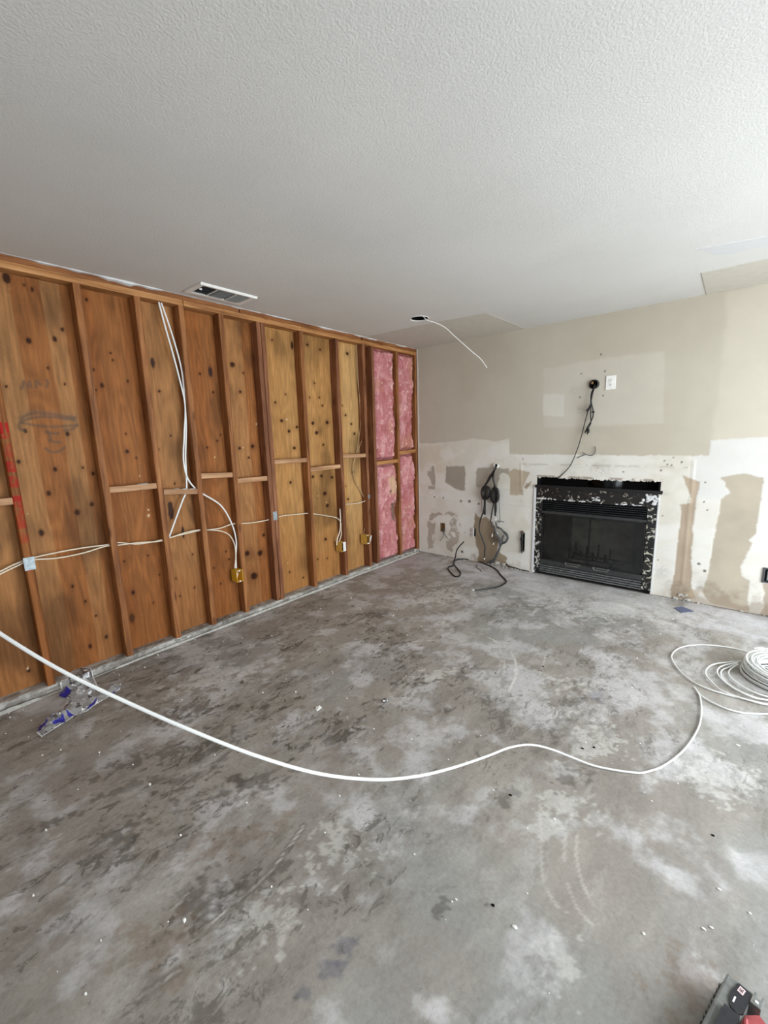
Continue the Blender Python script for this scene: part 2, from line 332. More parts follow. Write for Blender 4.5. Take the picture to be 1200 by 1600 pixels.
PENCIL = [[(-3.685, 1.606), (-3.657, 1.627), (-3.609, 1.64), (-3.532, 1.632), (-3.473, 1.618), (-3.434, 1.616)], [(-3.69, 1.586), (-3.656, 1.604), (-3.593, 1.618), (-3.524, 1.615), (-3.475, 1.606), (-3.436, 1.603)], [(-3.696, 1.581), (-3.669, 1.578), (-3.624, 1.566), (-3.562, 1.56), (-3.501, 1.563), (-3.427, 1.569)], [(-3.702, 1.569), (-3.702, 1.549), (-3.683, 1.54)], [(-3.428, 1.563), (-3.452, 1.545), (-3.494, 1.539)], [(-3.434, 1.616), (-3.434, 1.594), (-3.427, 1.569)], [(-3.585, 1.531), (-3.557, 1.521), (-3.527, 1.521)], [(-3.57, 1.533), (-3.568, 1.515), (-3.567, 1.485)], [(-3.575, 1.479), (-3.554, 1.473), (-3.526, 1.469)], [(-3.598, 1.435), (-3.581, 1.416), (-3.557, 1.411), (-3.531, 1.417), (-3.508, 1.437)], [(-3.661, 1.771), (-3.645, 1.811)], [(-3.633, 1.78), (-3.623, 1.813), (-3.617, 1.781)], [(-3.595, 1.782), (-3.591, 1.816), (-3.572, 1.797)], [(-3.54, 1.826), (-3.536, 1.81), (-3.548, 1.785)]]
RED_Z = [(1.58, 1.499, 1), (1.465, 1.39, 0.45), (1.373, 1.317, 0.85), (1.289, 1.233, 0.75), (1.181, 1.119, 0.9), (1.105, 1.002, 0.6), (0.975, 0.918, 0.45), (0.775, 0.756, 0.9)]
WALL_CABLES = [[(-0.04, -4.009, 0.74), (-0.04, -3.901, 0.775), (-0.04, -3.844, 0.797), (-0.04, -3.765, 0.815), (-0.04, -3.635, 0.822), (-0.04, -3.506, 0.821), (-0.04, -3.374, 0.813), (-0.04, -3.319, 0.814), (-0.04, -3.199, 0.779), (-0.04, -3.054, 0.775), (-0.04, -2.992, 0.781), (-0.04, -2.873, 0.786), (-0.04, -2.766, 0.79), (-0.04, -2.711, 0.784), (-0.04, -2.597, 0.778), (-0.04, -2.502, 0.792), (-0.04, -2.412, 0.781), (-0.04, -2.282, 0.769), (-0.04, -2.155, 0.769), (-0.04, -2.007, 0.779), (-0.04, -1.88, 0.77), (-0.04, -1.732, 0.758)], [(-0.03, -4.012, 0.728), (-0.03, -3.904, 0.763), (-0.03, -3.833, 0.788), (-0.03, -3.768, 0.806), (-0.03, -3.642, 0.79), (-0.03, -3.512, 0.791), (-0.03, -3.378, 0.807), (-0.03, -3.324, 0.799), (-0.03, -3.201, 0.79), (-0.03, -3.059, 0.771), (-0.03, -2.997, 0.779), (-0.03, -2.876, 0.797), (-0.03, -2.77, 0.797), (-0.03, -2.716, 0.786), (-0.03, -2.605, 0.755), (-0.03, -2.539, 0.711), (-0.03, -2.502, 0.629), (-0.03, -2.501, 0.522), (-0.03, -2.519, 0.43)], [(-0.03, -2.881, 2.386), (-0.03, -2.855, 2.222), (-0.03, -2.829, 2.082), (-0.03, -2.798, 1.894), (-0.03, -2.778, 1.712), (-0.03, -2.807, 1.498), (-0.03, -2.832, 1.317), (-0.03, -2.821, 1.201), (-0.03, -2.783, 1.127), (-0.03, -2.721, 1.067), (-0.03, -2.584, 0.955), (-0.03, -2.508, 0.799), (-0.03, -2.483, 0.652), (-0.03, -2.499, 0.522), (-0.03, -2.505, 0.426)], [(-0.036, -2.866, 2.391), (-0.036, -2.828, 2.248), (-0.036, -2.797, 2.108), (-0.036, -2.772, 1.94), (-0.036, -2.775, 1.713), (-0.036, -2.783, 1.565), (-0.036, -2.813, 1.339), (-0.036, -2.821, 1.224), (-0.036, -2.835, 1.095), (-0.036, -2.864, 1.042), (-0.036, -2.93, 0.911), (-0.036, -2.994, 0.782)], [(-0.04, -1.732, 0.758), (-0.04, -1.655, 0.74), (-0.04, -1.495, 0.695), (-0.04, -1.351, 0.645), (-0.04, -1.31, 0.598), (-0.04, -1.309, 0.471), (-0.04, -1.351, 0.385)], [(-0.035, -1.314, 0.739), (-0.035, -1.314, 0.613), (-0.035, -1.329, 0.509), (-0.035, -1.37, 0.437), (-0.035, -1.383, 0.373)], [(-0.04, -1.226, 0.772), (-0.04, -1.036, 0.759), (-0.04, -0.884, 0.773)], [(-0.06, -0.959, 2.403), (-0.06, -0.953, 2.018), (-0.06, -0.913, 1.698), (-0.06, -0.883, 1.533), (-0.06, -0.907, 1.453), (-0.06, -0.962, 1.355), (-0.06, -1.014, 1.284), (-0.06, -1.069, 1.161), (-0.06, -1.05, 0.991), (-0.06, -0.959, 0.872), (-0.06, -0.906, 0.711), (-0.06, -0.904, 0.554), (-0.06, -0.954, 0.405)], [(-0.065, -0.944, 2.406), (-0.065, -0.94, 1.987), (-0.065, -0.933, 1.599), (-0.065, -0.973, 1.402), (-0.065, -1.02, 1.257), (-0.065, -1.077, 1.108), (-0.065, -1.018, 0.954), (-0.065, -0.936, 0.82)]]
TV_HOLE = [(1.954, 1.854), (1.992, 1.85)]
OUTLET = [(2.05, 1.916), (2.127, 1.797)]
TV_CABLES = [[(1.958, -0.009, 1.85), (1.959, -0.03, 1.824), (1.942, -0.03, 1.78), (1.939, -0.03, 1.725), (1.939, -0.03, 1.676), (1.925, -0.03, 1.635), (1.906, -0.03, 1.55), (1.879, -0.03, 1.407), (1.838, -0.03, 1.246), (1.787, -0.03, 1.118), (1.702, -0.004, 1.023), (1.673, -0.004, 0.997)], [(1.962, -0.009, 1.849), (1.968, -0.04, 1.822), (1.951, -0.03, 1.78), (1.944, -0.03, 1.725), (1.951, -0.03, 1.675), (1.967, -0.03, 1.611), (1.966, -0.03, 1.569), (1.952, -0.03, 1.527), (1.924, -0.03, 1.478), (1.913, -0.03, 1.444)], [(1.955, -0.009, 1.85), (1.964, -0.045, 1.823), (1.947, -0.035, 1.78), (1.942, -0.035, 1.725), (1.945, -0.035, 1.661), (1.949, -0.035, 1.577), (1.952, -0.035, 1.509), (1.936, -0.035, 1.471), (1.93, -0.035, 1.431)], [(1.958, -0.009, 1.857), (1.969, -0.05, 1.818), (1.957, -0.04, 1.779), (1.95, -0.04, 1.731), (1.943, -0.04, 1.689), (1.932, -0.04, 1.652), (1.921, -0.04, 1.635)]]
WALL_WIRE = [[(1.996, -0.012, 1.304), (1.999, -0.012, 1.26), (1.98, -0.012, 1.224), (1.932, -0.012, 1.227), (1.889, -0.012, 1.249)], [(1.904, -0.008, 1.225), (1.845, -0.008, 1.197)]]
CONDUIT = [(1.034, 1.101), (1.065, 1.102)]
HANG_CABLES = [[(1.04, -0.014, 1.103), (1.037, -0.06, 1.07), (0.992, -0.045, 1.014), (0.945, -0.045, 0.935), (0.921, -0.045, 0.879), (0.882, -0.045, 0.812), (0.898, -0.045, 0.748), (0.928, -0.045, 0.722), (0.914, -0.045, 0.656), (0.905, -0.045, 0.598), (0.88, -0.045, 0.53), (0.866, -0.045, 0.481), (0.862, -0.045, 0.384), (0.899, -0.045, 0.293), (0.931, -0.045, 0.211), (0.929, -0.045, 0.142), (0.928, -0.045, 0.076)], [(1.038, -0.014, 1.105), (1.04, -0.055, 1.067), (0.985, -0.05, 1.001), (0.947, -0.05, 0.931), (0.915, -0.045, 0.883), (0.942, -0.045, 0.885), (0.966, -0.045, 0.87), (0.981, -0.045, 0.839), (0.982, -0.045, 0.802), (0.97, -0.045, 0.769), (0.948, -0.045, 0.747), (0.921, -0.045, 0.744), (0.897, -0.045, 0.76), (0.882, -0.045, 0.79), (0.881, -0.045, 0.828), (0.893, -0.045, 0.862), (0.915, -0.045, 0.883), (0.916, -0.04, 0.711), (0.912, -0.04, 0.636), (0.911, -0.04, 0.575)], [(1.038, -0.014, 1.105), (1.043, -0.063, 1.068), (0.991, -0.05, 1.001), (0.952, -0.05, 0.931), (0.929, -0.055, 0.879), (0.952, -0.055, 0.882), (0.972, -0.055, 0.867), (0.985, -0.055, 0.839), (0.986, -0.055, 0.805), (0.976, -0.055, 0.774), (0.957, -0.055, 0.754), (0.934, -0.055, 0.751), (0.913, -0.055, 0.766), (0.9, -0.055, 0.794), (0.899, -0.055, 0.829), (0.909, -0.055, 0.86), (0.929, -0.055, 0.879), (0.92, -0.04, 0.711), (0.918, -0.04, 0.636), (0.918, -0.04, 0.57)], [(1.038, -0.014, 1.105), (1.047, -0.071, 1.069), (0.997, -0.05, 1.001), (0.957, -0.05, 0.931), (0.922, -0.065, 0.875), (0.941, -0.065, 0.877), (0.959, -0.065, 0.863), (0.97, -0.065, 0.838), (0.971, -0.065, 0.806), (0.962, -0.065, 0.778), (0.946, -0.065, 0.76), (0.926, -0.065, 0.758), (0.909, -0.065, 0.771), (0.898, -0.065, 0.797), (0.897, -0.065, 0.829), (0.906, -0.065, 0.857), (0.922, -0.065, 0.875), (0.924, -0.04, 0.712), (0.924, -0.04, 0.637), (0.925, -0.04, 0.565)], [(1.044, -0.014, 1.104), (1.033, -0.05, 1.063), (1.012, -0.05, 0.993), (1.035, -0.05, 0.913), (1.041, -0.045, 0.878), (1.062, -0.045, 0.868), (1.079, -0.045, 0.839), (1.085, -0.045, 0.798), (1.08, -0.045, 0.756), (1.065, -0.045, 0.724), (1.044, -0.045, 0.711), (1.022, -0.045, 0.72), (1.005, -0.045, 0.75), (0.998, -0.045, 0.792), (1.004, -0.045, 0.834), (1.019, -0.045, 0.866), (1.041, -0.045, 0.878), (1.049, -0.04, 0.712), (1.053, -0.04, 0.639), (1.042, -0.04, 0.574)], [(1.044, -0.014, 1.104), (1.036, -0.058, 1.064), (1.017, -0.05, 0.993), (1.035, -0.05, 0.913), (1.04, -0.055, 0.872), (1.057, -0.055, 0.863), (1.07, -0.055, 0.836), (1.076, -0.055, 0.798), (1.072, -0.055, 0.76), (1.06, -0.055, 0.731), (1.043, -0.055, 0.72), (1.025, -0.055, 0.728), (1.012, -0.055, 0.756), (1.006, -0.055, 0.794), (1.01, -0.055, 0.832), (1.022, -0.055, 0.861), (1.04, -0.055, 0.872), (1.045, -0.04, 0.712), (1.047, -0.04, 0.639), (1.045, -0.04, 0.569)], [(1.044, -0.014, 1.104), (1.04, -0.066, 1.065), (1.021, -0.05, 0.993), (1.035, -0.05, 0.913), (1.058, -0.065, 0.865), (1.072, -0.065, 0.857), (1.082, -0.065, 0.833), (1.086, -0.065, 0.8), (1.083, -0.065, 0.767), (1.074, -0.065, 0.741), (1.061, -0.065, 0.731), (1.047, -0.065, 0.739), (1.037, -0.065, 0.763), (1.032, -0.065, 0.797), (1.035, -0.065, 0.83), (1.045, -0.065, 0.855), (1.058, -0.065, 0.865), (1.041, -0.04, 0.712), (1.041, -0.04, 0.638), (1.048, -0.04, 0.565)], [(0.979, -0.04, 0.79), (0.99, -0.04, 0.745), (1.02, -0.04, 0.701), (1.012, -0.04, 0.636), (1.001, -0.04, 0.57), (0.99, -0.04, 0.489)]]
GREY_CABLES = [[(1.086, -0.03, 0.796), (1.083, -0.03, 0.705), (1.093, -0.03, 0.577), (1.093, -0.03, 0.494), (1.068, -0.03, 0.51), (1.145, -0.03, 0.509)], [(0.877, -0.03, 0.744), (0.879, -0.03, 0.66), (0.883, -0.03, 0.594)], [(1.009, -0.03, 0.494), (1.0, -0.03, 0.455), (1.04, -0.03, 0.422), (1.03, -0.03, 0.346), (1.029, -0.03, 0.26)], [(1.051, -0.035, 0.499), (1.062, -0.035, 0.454), (1.096, -0.035, 0.439), (1.14, -0.035, 0.408), (1.179, -0.035, 0.385), (1.194, -0.035, 0.341), (1.172, -0.035, 0.291), (1.138, -0.035, 0.272), (1.128, -0.035, 0.313), (1.141, -0.035, 0.361)], [(1.061, -0.045, 0.484), (1.072, -0.045, 0.443), (1.115, -0.045, 0.434), (1.155, -0.045, 0.393), (1.192, -0.045, 0.352), (1.171, -0.045, 0.298), (1.133, -0.045, 0.269), (1.11, -0.045, 0.228), (1.083, -0.045, 0.148), (1.049, -0.045, 0.075), (0.995, -0.045, 0.022)], [(1.045, -0.04, 0.425), (1.068, -0.04, 0.362), (1.106, -0.04, 0.311), (1.11, -0.04, 0.227), (1.076, -0.04, 0.136), (1.042, -0.04, 0.073), (0.962, -0.04, 0.02)], [(1.043, -0.055, 0.418), (1.068, -0.055, 0.374), (1.104, -0.055, 0.304), (1.11, -0.055, 0.23), (1.073, -0.055, 0.144), (1.039, -0.055, 0.076), (0.96, -0.055, 0.028)]]
PLUGS = [(1.015, -0.04, 0.346), (1.068, -0.04, 0.362), (1.031, -0.04, 0.253), (0.926, -0.04, 0.071), (1.053, -0.04, 0.533)]
FLOOR_CABLE = [(0.671, -0.05, 0.228), (0.632, -0.09, 0.174), (0.597, -0.09, 0.116), (0.6, -0.122, 0.05), (0.628, -0.207, 0.006), (0.773, -0.368, 0.006), (0.874, -0.479, 0.006), (0.909, -0.577, 0.006), (0.891, -0.605, 0.006), (0.804, -0.541, 0.006), (0.702, -0.443, 0.006), (0.662, -0.369, 0.006), (0.677, -0.307, 0.006), (0.592, -0.121, 0.006), (0.62, -0.029, 0.006), (0.697, 0.001, 0.006), (0.793, 0.019, 0.006), (0.916, -0.033, 0.006), (1.048, -0.098, 0.006), (1.133, -0.163, 0.006), (1.243, -0.298, 0.006), (1.33, -0.391, 0.006), (1.369, -0.447, 0.006), (1.376, -0.545, 0.006), (1.358, -0.647, 0.006), (1.299, -0.747, 0.006), (1.232, -0.839, 0.006)]
SHORT_WIRE = [(0.871, -0.107, 0.003), (0.919, -0.203, 0.003), (0.973, -0.24, 0.003), (1.029, -0.303, 0.003)]
HOLE_LEFT = [(0.325, 0.402), (0.376, 0.295)]
HOLE_WIRES = [[(0.366, -0.02, 0.327), (0.377, -0.02, 0.294), (0.366, -0.02, 0.238), (0.326, -0.02, 0.183)], [(0.377, -0.02, 0.329), (0.385, -0.02, 0.29), (0.405, -0.02, 0.253), (0.441, -0.02, 0.231)]]
TAG_BOX = [(0.735, 0.395), (0.79, 0.293)]
GAS = [(1.339, 0.417), (1.337, 0.344), (1.35, 0.199)]
RIGHT_BOX = [(3.234, 0.38), (3.304, 0.29)]
CARD = [(2.717, -0.237), (2.767, -0.169), (2.851, -0.226), (2.776, -0.311)]
BAG = [(0.402, -3.932), (0.334, -3.902), (0.296, -3.853), (0.274, -3.797), (0.185, -3.745), (0.104, -3.773), (-0.004, -3.735), (-0.045, -3.701), (-0.11, -3.615), (-0.03, -3.567), (0.194, -3.594), (0.256, -3.572), (0.235, -3.524), (0.256, -3.489), (0.324, -3.519), (0.339, -3.567), (0.369, -3.625), (0.387, -3.677), (0.412, -3.711), (0.4, -3.761), (0.426, -3.81), (0.469, -3.924)]
BAG_BLUE = [[(0.405, -3.935), (0.336, -3.91), (0.361, -3.871), (0.399, -3.889)], [(0.359, -3.863), (0.28, -3.845), (0.303, -3.819), (0.353, -3.848)], [(0.403, -3.867), (0.379, -3.808), (0.424, -3.812), (0.415, -3.857)], [(0.11, -3.774), (0.056, -3.751), (0.138, -3.711), (0.167, -3.75)], [(0.397, -3.712), (0.371, -3.7), (0.33, -3.633), (0.373, -3.666)], [(0.316, -3.585), (0.325, -3.542), (0.264, -3.489), (0.301, -3.512), (0.35, -3.57)], [(0.396, -3.795), (0.4, -3.761), (0.367, -3.792)]]
LOOPS = [[(3.347, -0.95), (3.272, -0.864), (3.197, -0.81), (3.114, -0.791), (3.027, -0.81), (2.946, -0.852), (2.872, -0.924), (2.82, -1.024), (2.803, -1.145), (2.824, -1.232), (2.881, -1.347), (2.94, -1.411), (3.003, -1.438), (3.081, -1.443), (3.147, -1.436), (3.257, -1.418), (3.37, -1.342)], [(3.144, -1.014), (3.059, -1.06), (3.008, -1.132), (2.985, -1.221), (2.989, -1.293), (3.019, -1.357), (3.061, -1.419), (3.1, -1.435), (3.17, -1.443), (3.256, -1.433), (3.37, -1.348)], [(3.128, -1.048), (3.071, -1.092), (3.041, -1.162), (3.039, -1.24), (3.067, -1.306), (3.123, -1.372), (3.193, -1.407), (3.257, -1.387), (3.373, -1.304)], [(3.128, -1.056), (3.087, -1.096), (3.057, -1.165), (3.056, -1.235), (3.08, -1.303), (3.132, -1.358), (3.193, -1.382), (3.258, -1.375), (3.374, -1.285)], [(3.129, -1.072), (3.098, -1.119), (3.089, -1.187), (3.111, -1.258), (3.17, -1.322), (3.259, -1.343), (3.376, -1.259)]]
KINK = [(2.945, -1.465), (2.962, -1.505), (2.982, -1.536), (3.03, -1.573), (3.095, -1.593), (3.149, -1.586), (3.192, -1.563), (3.254, -1.518), (3.41, -1.365)]
RUNNING = [(2.945, -1.465, 0.006), (2.963, -1.505, 0.006), (2.978, -1.557, 0.006), (2.992, -1.691, 0.006), (2.994, -1.82, 0.006), (2.98, -1.941, 0.006), (2.956, -2.062, 0.006), (2.925, -2.164, 0.006), (2.887, -2.256, 0.006), (2.853, -2.31, 0.006), (2.825, -2.344, 0.006), (2.668, -2.42, 0.006), (2.582, -2.447, 0.02), (2.504, -2.491, 0.05), (2.444, -2.565, 0.09), (2.408, -2.702, 0.15), (2.396, -2.914, 0.24), (2.401, -3.197, 0.385), (2.387, -3.352, 0.461), (2.355, -3.484, 0.527), (2.289, -3.628, 0.61), (2.201, -3.749, 0.697), (2.096, -3.847, 0.774), (1.974, -3.935, 0.844), (1.851, -4.022, 0.92), (1.7, -4.104, 1.006), (1.487, -4.203, 1.129), (1.199, -4.326, 1.31)]
CEIL_CABLE = [(0.79, -1.05, 2.52), (0.834, -1.018, 2.433), (0.879, -0.938, 2.41), (0.927, -0.858, 2.376), (0.979, -0.783, 2.307), (1.041, -0.702, 2.228), (1.087, -0.63, 2.167), (1.119, -0.567, 2.124), (1.136, -0.516, 2.08), (1.141, -0.472, 2.046)]
SCR = [[(1.603, -1.608), (1.799, -1.616), (1.982, -1.839), (2.053, -2.015)], [(1.676, -1.58), (1.922, -1.667), (2.087, -1.878), (2.141, -2.118)], [(2.123, -1.468), (2.183, -1.686), (2.218, -1.852)], [(1.263, -2.071), (1.372, -1.963), (1.483, -1.855)], [(1.183, -1.436), (1.302, -1.48), (1.373, -1.611)], [(1.13, -1.476), (1.34, -1.636)], [(2.534, -2.703), (2.596, -2.87), (2.669, -3.042), (2.724, -3.084)], [(2.705, -2.567), (2.663, -2.677), (2.66, -2.785), (2.695, -2.927)], [(2.711, -2.684), (2.704, -2.783), (2.717, -2.866), (2.765, -2.964), (2.792, -2.993)], [(2.729, -2.994), (2.769, -3.047), (2.822, -3.071)], [(2.694, -3.349), (2.726, -3.297)], [(1.82, -1.716), (2.003, -1.887), (2.045, -1.992)], [(2.027, -1.771), (2.103, -1.948), (2.141, -2.124)], [(1.924, -3.811), (1.938, -3.606), (1.89, -3.402)], [(1.793, -3.849), (1.785, -3.795)], [(1.942, -4.006), (1.966, -3.907)], [(1.186, -4.034), (1.191, -4.005)]]
STAIN = [(1.845, -3.771, 0.073, 0.06, 'd'), (1.765, -3.696, 0.023, 0.033, 'd'), (1.966, -3.548, 0.031, 0.022, 'd'), (1.94, -3.644, 0.053, 0.029, 'd'), (2.28, -3.574, 0.017, 0.026, 'b'), (2.296, -3.643, 0.024, 0.015, 'b'), (2.271, -3.723, 0.011, 0.012, 'b'), (1.845, -3.927, 0.095, 0.049, 'n'), (1.988, -3.925, 0.035, 0.033, 'n'), (2.046, -3.69, 0.087, 0.065, 'w'), (2.059, -3.38, 0.081, 0.069, 'w'), (2.624, -2.708, 0.069, 0.066, 'w'), (2.61, -2.825, 0.033, 0.079, 'w'), (2.762, -3.211, 0.053, 0.054, 'w'), (2.408, -1.854, 0.108, 0.086, 'w'), (2.439, -2.121, 0.046, 0.049, 'w'), (3.077, -2.168, 0.105, 0.072, 'w'), (2.628, -2.259, 0.119, 0.063, 'w'), (1.079, -4.052, 0.018, 0.097, 'd'), (2.42, -2.814, 0.031, 0.075, 'd'), (2.438, -3.315, 0.04, 0.032, 'd'), (2.6, -2.547, 0.067, 0.035, 'd'), (2.45, -2.344, 0.042, 0.037, 'd'), (2.548, -1.869, 0.052, 0.044, 'b'), (1.704, -2.254, 0.117, 0.048, 'w'), (1.384, -1.645, 0.069, 0.044, 'w'), (2.57, -3.208, 0.016, 0.011, 'd'), (1.294, -3.606, 0.028, 0.03, 'd'), (1.486, -3.444, 0.04, 0.029, 'd'), (1.027, -3.677, 0.151, 0.036, 'd'), (1.153, -3.76, 0.112, 0.024, 'd'), (1.511, -3.518, 0.162, 0.04, 'd'), (0.828, -3.397, 0.106, 0.048, 'd'), (0.847, -1.779, 0.064, 0.062, 'd'), (3.048, -3.069, 0.083, 0.06, 'n'), (2.008, -0.405, 0.331, 0.127, 'w'), (2.34, -0.514, 0.305, 0.139, 'w'), (2.692, -0.485, 0.19, 0.093, 'w'), (1.043, -1.109, 0.347, 0.122, 'w'), (1.386, -3.84, 0.075, 0.043, 'd'), (1.736, -3.592, 0.143, 0.057, 'n'), (-0.122, -3.066, 0.294, 0.112, 'w'), (0.641, -3.117, 0.243, 0.089, 'w')]

# ------------------------------------------------------------------ material instances
# old slab: adhesive residue in flakes, pale powder, fine grit; the attribute carries tint, stains and scratches
t = NT('dusty_concrete')
a = t.n('ShaderNodeAttribute'); a.attribute_name = 'Col'; den = a.outputs['Alpha']
vs_ = t.coords((1.0, 0.55, 1), (0, 0, -0.65)); vi = t.coords()
big_ = t.noise(vi, 1.1, 3, 0.5); bg2 = t.noise(vs_, 2.6, 5, 0.6, 0.3)
r1 = t.noise(vs_, 7.0, 12, 0.68, 0.2); r2 = t.noise(vs_, 15, 12, 0.72, 0.25); r3 = t.noise(vs_, 5.0, 12, 0.7, 0.2); r4 = t.noise(vi, 70, 6, 0.7); r5 = t.noise(vs_, 21, 10, 0.74, 0.7)
def addm(x, y, k):
    q = t.n('ShaderNodeMath', operation='MULTIPLY_ADD'); t.l(y, q.inputs[0]); q.inputs[1].default_value = k; t.l(x, q.inputs[2]); return q.outputs[0]
c = a.outputs['Color']
c = t.mix(c, t.ramp(r1, [(0.25, g(0.80)), (0.5, g(1.0)), (0.75, g(1.18))]), 1.0, 'MULTIPLY')
def mulm(x, y):
    q = t.n('ShaderNodeMath', operation='MULTIPLY'); t.l(x, q.inputs[0]); t.l(y, q.inputs[1]); return q.outputs[0]
c = t.mix(c, lin4((112, 107, 99)), mulm(den, t.ramp(addm(r2, bg2, 0.45), [(0.74, g(0)), (0.785, g(0.5)), (0.88, g(0.75))])))
c = t.mix(c, lin4((84, 81, 74)), mulm(den, t.ramp(addm(r5, bg2, 0.55), [(0.85, g(0)), (0.885, g(0.9))])))
c = t.mix(c, lin4((192, 190, 187)), t.ramp(addm(r3, big_, -0.25), [(0.40, g(0)), (0.47, g(0.22)), (0.58, g(0.55))]))
c = t.mix(c, t.ramp(r4, [(0.3, g(0.86)), (0.5, g(1.0)), (0.72, g(1.14))]), 1.0, 'MULTIPLY')
t.set(Base_Color=c, Roughness=t.ramp(r2, [(0.3, g(0.62)), (0.7, g(0.42))]))
t.b.inputs['Specular IOR Level'].default_value = 0.45
t.bump(addm(r4, r5, 1.0), 0.22, 0.003); M_FLOOR = t.m
M_DRY = attr_mat('drywall', 0.8, (0.03, 0.03), (6, 220), bump=0.12, bdist=0.002, spec=0.25).m
M_PLY = attr_mat('plywood', 0.62, (0.13, 0.2), (16, 70), bump=0.12, bdist=0.002, spec=0.15, stretch=(1, 1, 0.09)).m
M_BATT = attr_mat('fibreglass', 0.95, (0.10, 0.12), (25, 110), bump=0.6, bdist=0.01, spec=0.1).m
M_STUD = wood('stud_wood', (92, 54, 26), (140, 90, 50), (170, 120, 74), 'z')
M_STUDR = wood('stud_wood_reddish', (88, 52, 30), (128, 82, 54), (156, 110, 78), 'z')
M_PLATE = wood('plate_wood', (124, 80, 42), (172, 122, 74), (198, 152, 102), 'y')
M_PLATE2 = wood('upper_plate_wood', (96, 56, 28), (140, 90, 50), (170, 120, 74), 'y')
M_BLOCK = wood('blocking_wood', (140, 100, 70), (182, 142, 106), (206, 170, 136), 'y')
t = NT('ceiling_paint')
v = t.coords(); n1 = t.noise(v, 130, 3, 0.6); n2 = t.noise(v, 1.3, 3)
t.set(Base_Color=t.ramp(n2, [(0.3, lin4((205, 205, 202))), (0.7, lin4((212, 212, 209)))]), Roughness=0.85)
t.b.inputs['Specular IOR Level'].default_value = 0.2
t.bump(n1, 0.4, 0.004); M_CEIL = t.m
M_CEIL2 = plain('smooth_beige_patch', (196, 192, 182), 0.8, var=0.04, scale=20, bump=0.1, spec=0.2)
M_SEAM = plain('tape_compound', (205, 206, 207), 0.8, var=0.02, spec=0.2)
M_WALLP = plain('painted_drywall', (205, 200, 188), 0.8, var=0.03, scale=3)
M_PLASTER = plain('plaster_dust', (178, 176, 170), 0.9, var=0.2, scale=40, bump=0.5)
M_DUSTPLATE = plain('dusty_plate', (150, 146, 140), 0.9, var=0.25, scale=14, bump=0.5)
M_WHITE = plain('white_plastic', (236, 236, 232), 0.4, var=0.03)
M_NM = plain('white_cable', (222, 224, 222), 0.45, var=0.03)
M_NMOLD = plain('aged_white_cable', (232, 221, 200), 0.5, var=0.10, scale=12)
M_BLACK = plain('black_cable', (22, 21, 21), 0.5, var=0.2)
M_TANOLD = plain('old_brown_box', (128, 98, 62), 0.7, var=0.2, scale=40)
M_NMTHIN = plain('thin_tan_cable', (176, 146, 108), 0.6, var=0.15)
M_GREYC = plain('grey_cable', (70, 72, 74), 0.5, var=0.2)
M_DARK = plain('dark_void', (14, 13, 12), 0.9, var=0.2, spec=0.1)
M_STEEL = plain('galvanized_steel', (150, 160, 165), 0.45, 0.6, var=0.25, scale=60, bump=0.15)
M_YELLOW = plain('yellow_box_plastic', (214, 168, 44), 0.5, var=0.08, scale=25)
M_TAN = plain('tan_box_fibre', (208, 164, 76), 0.6, var=0.12, scale=25)
M_ALU = plain('white_register', (232, 232, 228), 0.4, var=0.03)
M_SOOT = plain('black_metal', (26, 26, 27), 0.42, 0.2, var=0.25, scale=18, bump=0.08)
M_GLOSSBLACK = plain('black_duct_metal', (18, 19, 20), 0.22, 0.7, var=0.3, scale=10)
M_LOUVW = plain('worn_louver_metal', (135, 137, 137), 0.4, 0.3, var=0.45, scale=50)
M_RAIL = plain('door_rail_metal', (58, 60, 60), 0.4, 0.3, var=0.2, scale=20)
M_LOUV = plain('louver_metal', (38, 40, 42), 0.38, 0.4, var=0.25, scale=30)
M_BRICK = plain('sooty_refractory', (150, 146, 136), 0.9, var=0.35, scale=8, bump=0.3)
M_BRICKD = plain('black_refractory', (84, 82, 77), 0.9, var=0.35, scale=8, bump=0.3)
M_CHROME = plain('worn_handle_metal', (150, 150, 148), 0.35, 0.8, var=0.2)
M_BLUE = plain('slate_blue_card', (92, 100, 128), 0.6, var=0.08)
M_TOOLG = plain('grey_tool_plastic', (112, 114, 111), 0.6, var=0.25, scale=60, bump=0.2)
M_TOOLB = plain('black_tool_plastic', (30, 30, 36), 0.45, var=0.3, scale=40)
M_TOOLR = plain('red_tool_plastic', (158, 66, 70), 0.5, var=0.28, scale=35)
M_LABEL = plain('pinkish_label', (226, 200, 202), 0.4, var=0.05)

def flecked(name, base, fleck, lo, scale, fl2=None):
    t = NT(name); v = t.coords((1, 1, 1))
    n = t.noise(v, scale, 6, 0.65, 0.8); n2 = t.noise(v, scale * 0.35, 3)
    m = t.ramp(n, [(lo, g(0)), (lo + 0.04, g(1))])
    fc = t.ramp(n2, [(0.4, lin4(fleck)), (0.6, lin4(fl2 or fleck))])
    t.set(Base_Color=t.mix(lin4(base), fc, m), Roughness=t.ramp(m, [(0, g(0.35)), (1, g(0.85))]))
    t.bump(m, 0.5, 0.003)
    return t.m
M_PANEL = flecked('black_steel_with_plaster_flecks', (26, 24, 23), (190, 186, 174), 0.585, 18, (150, 136, 116))
M_STRIP = flecked('black_steel_heavily_flecked', (24, 25, 25), (190, 189, 182), 0.54, 26, (178, 172, 152))

# ------------------------------------------------------------------ floor
rs = np.random.RandomState(3)
def j_big(x, y): return fbm(x * 2.5, y * 2.5, 5, 4) - 0.5
X0, X1, Y0, Y1, ST = 0.0, 4.2, -4.7, 0.0, 0.008
xs = np.arange(X0, X1 + 1e-6, ST); ys = np.arange(Y0, Y1 + 1e-6, ST)
gx, gy = np.meshgrid(xs, ys, indexing='ij')
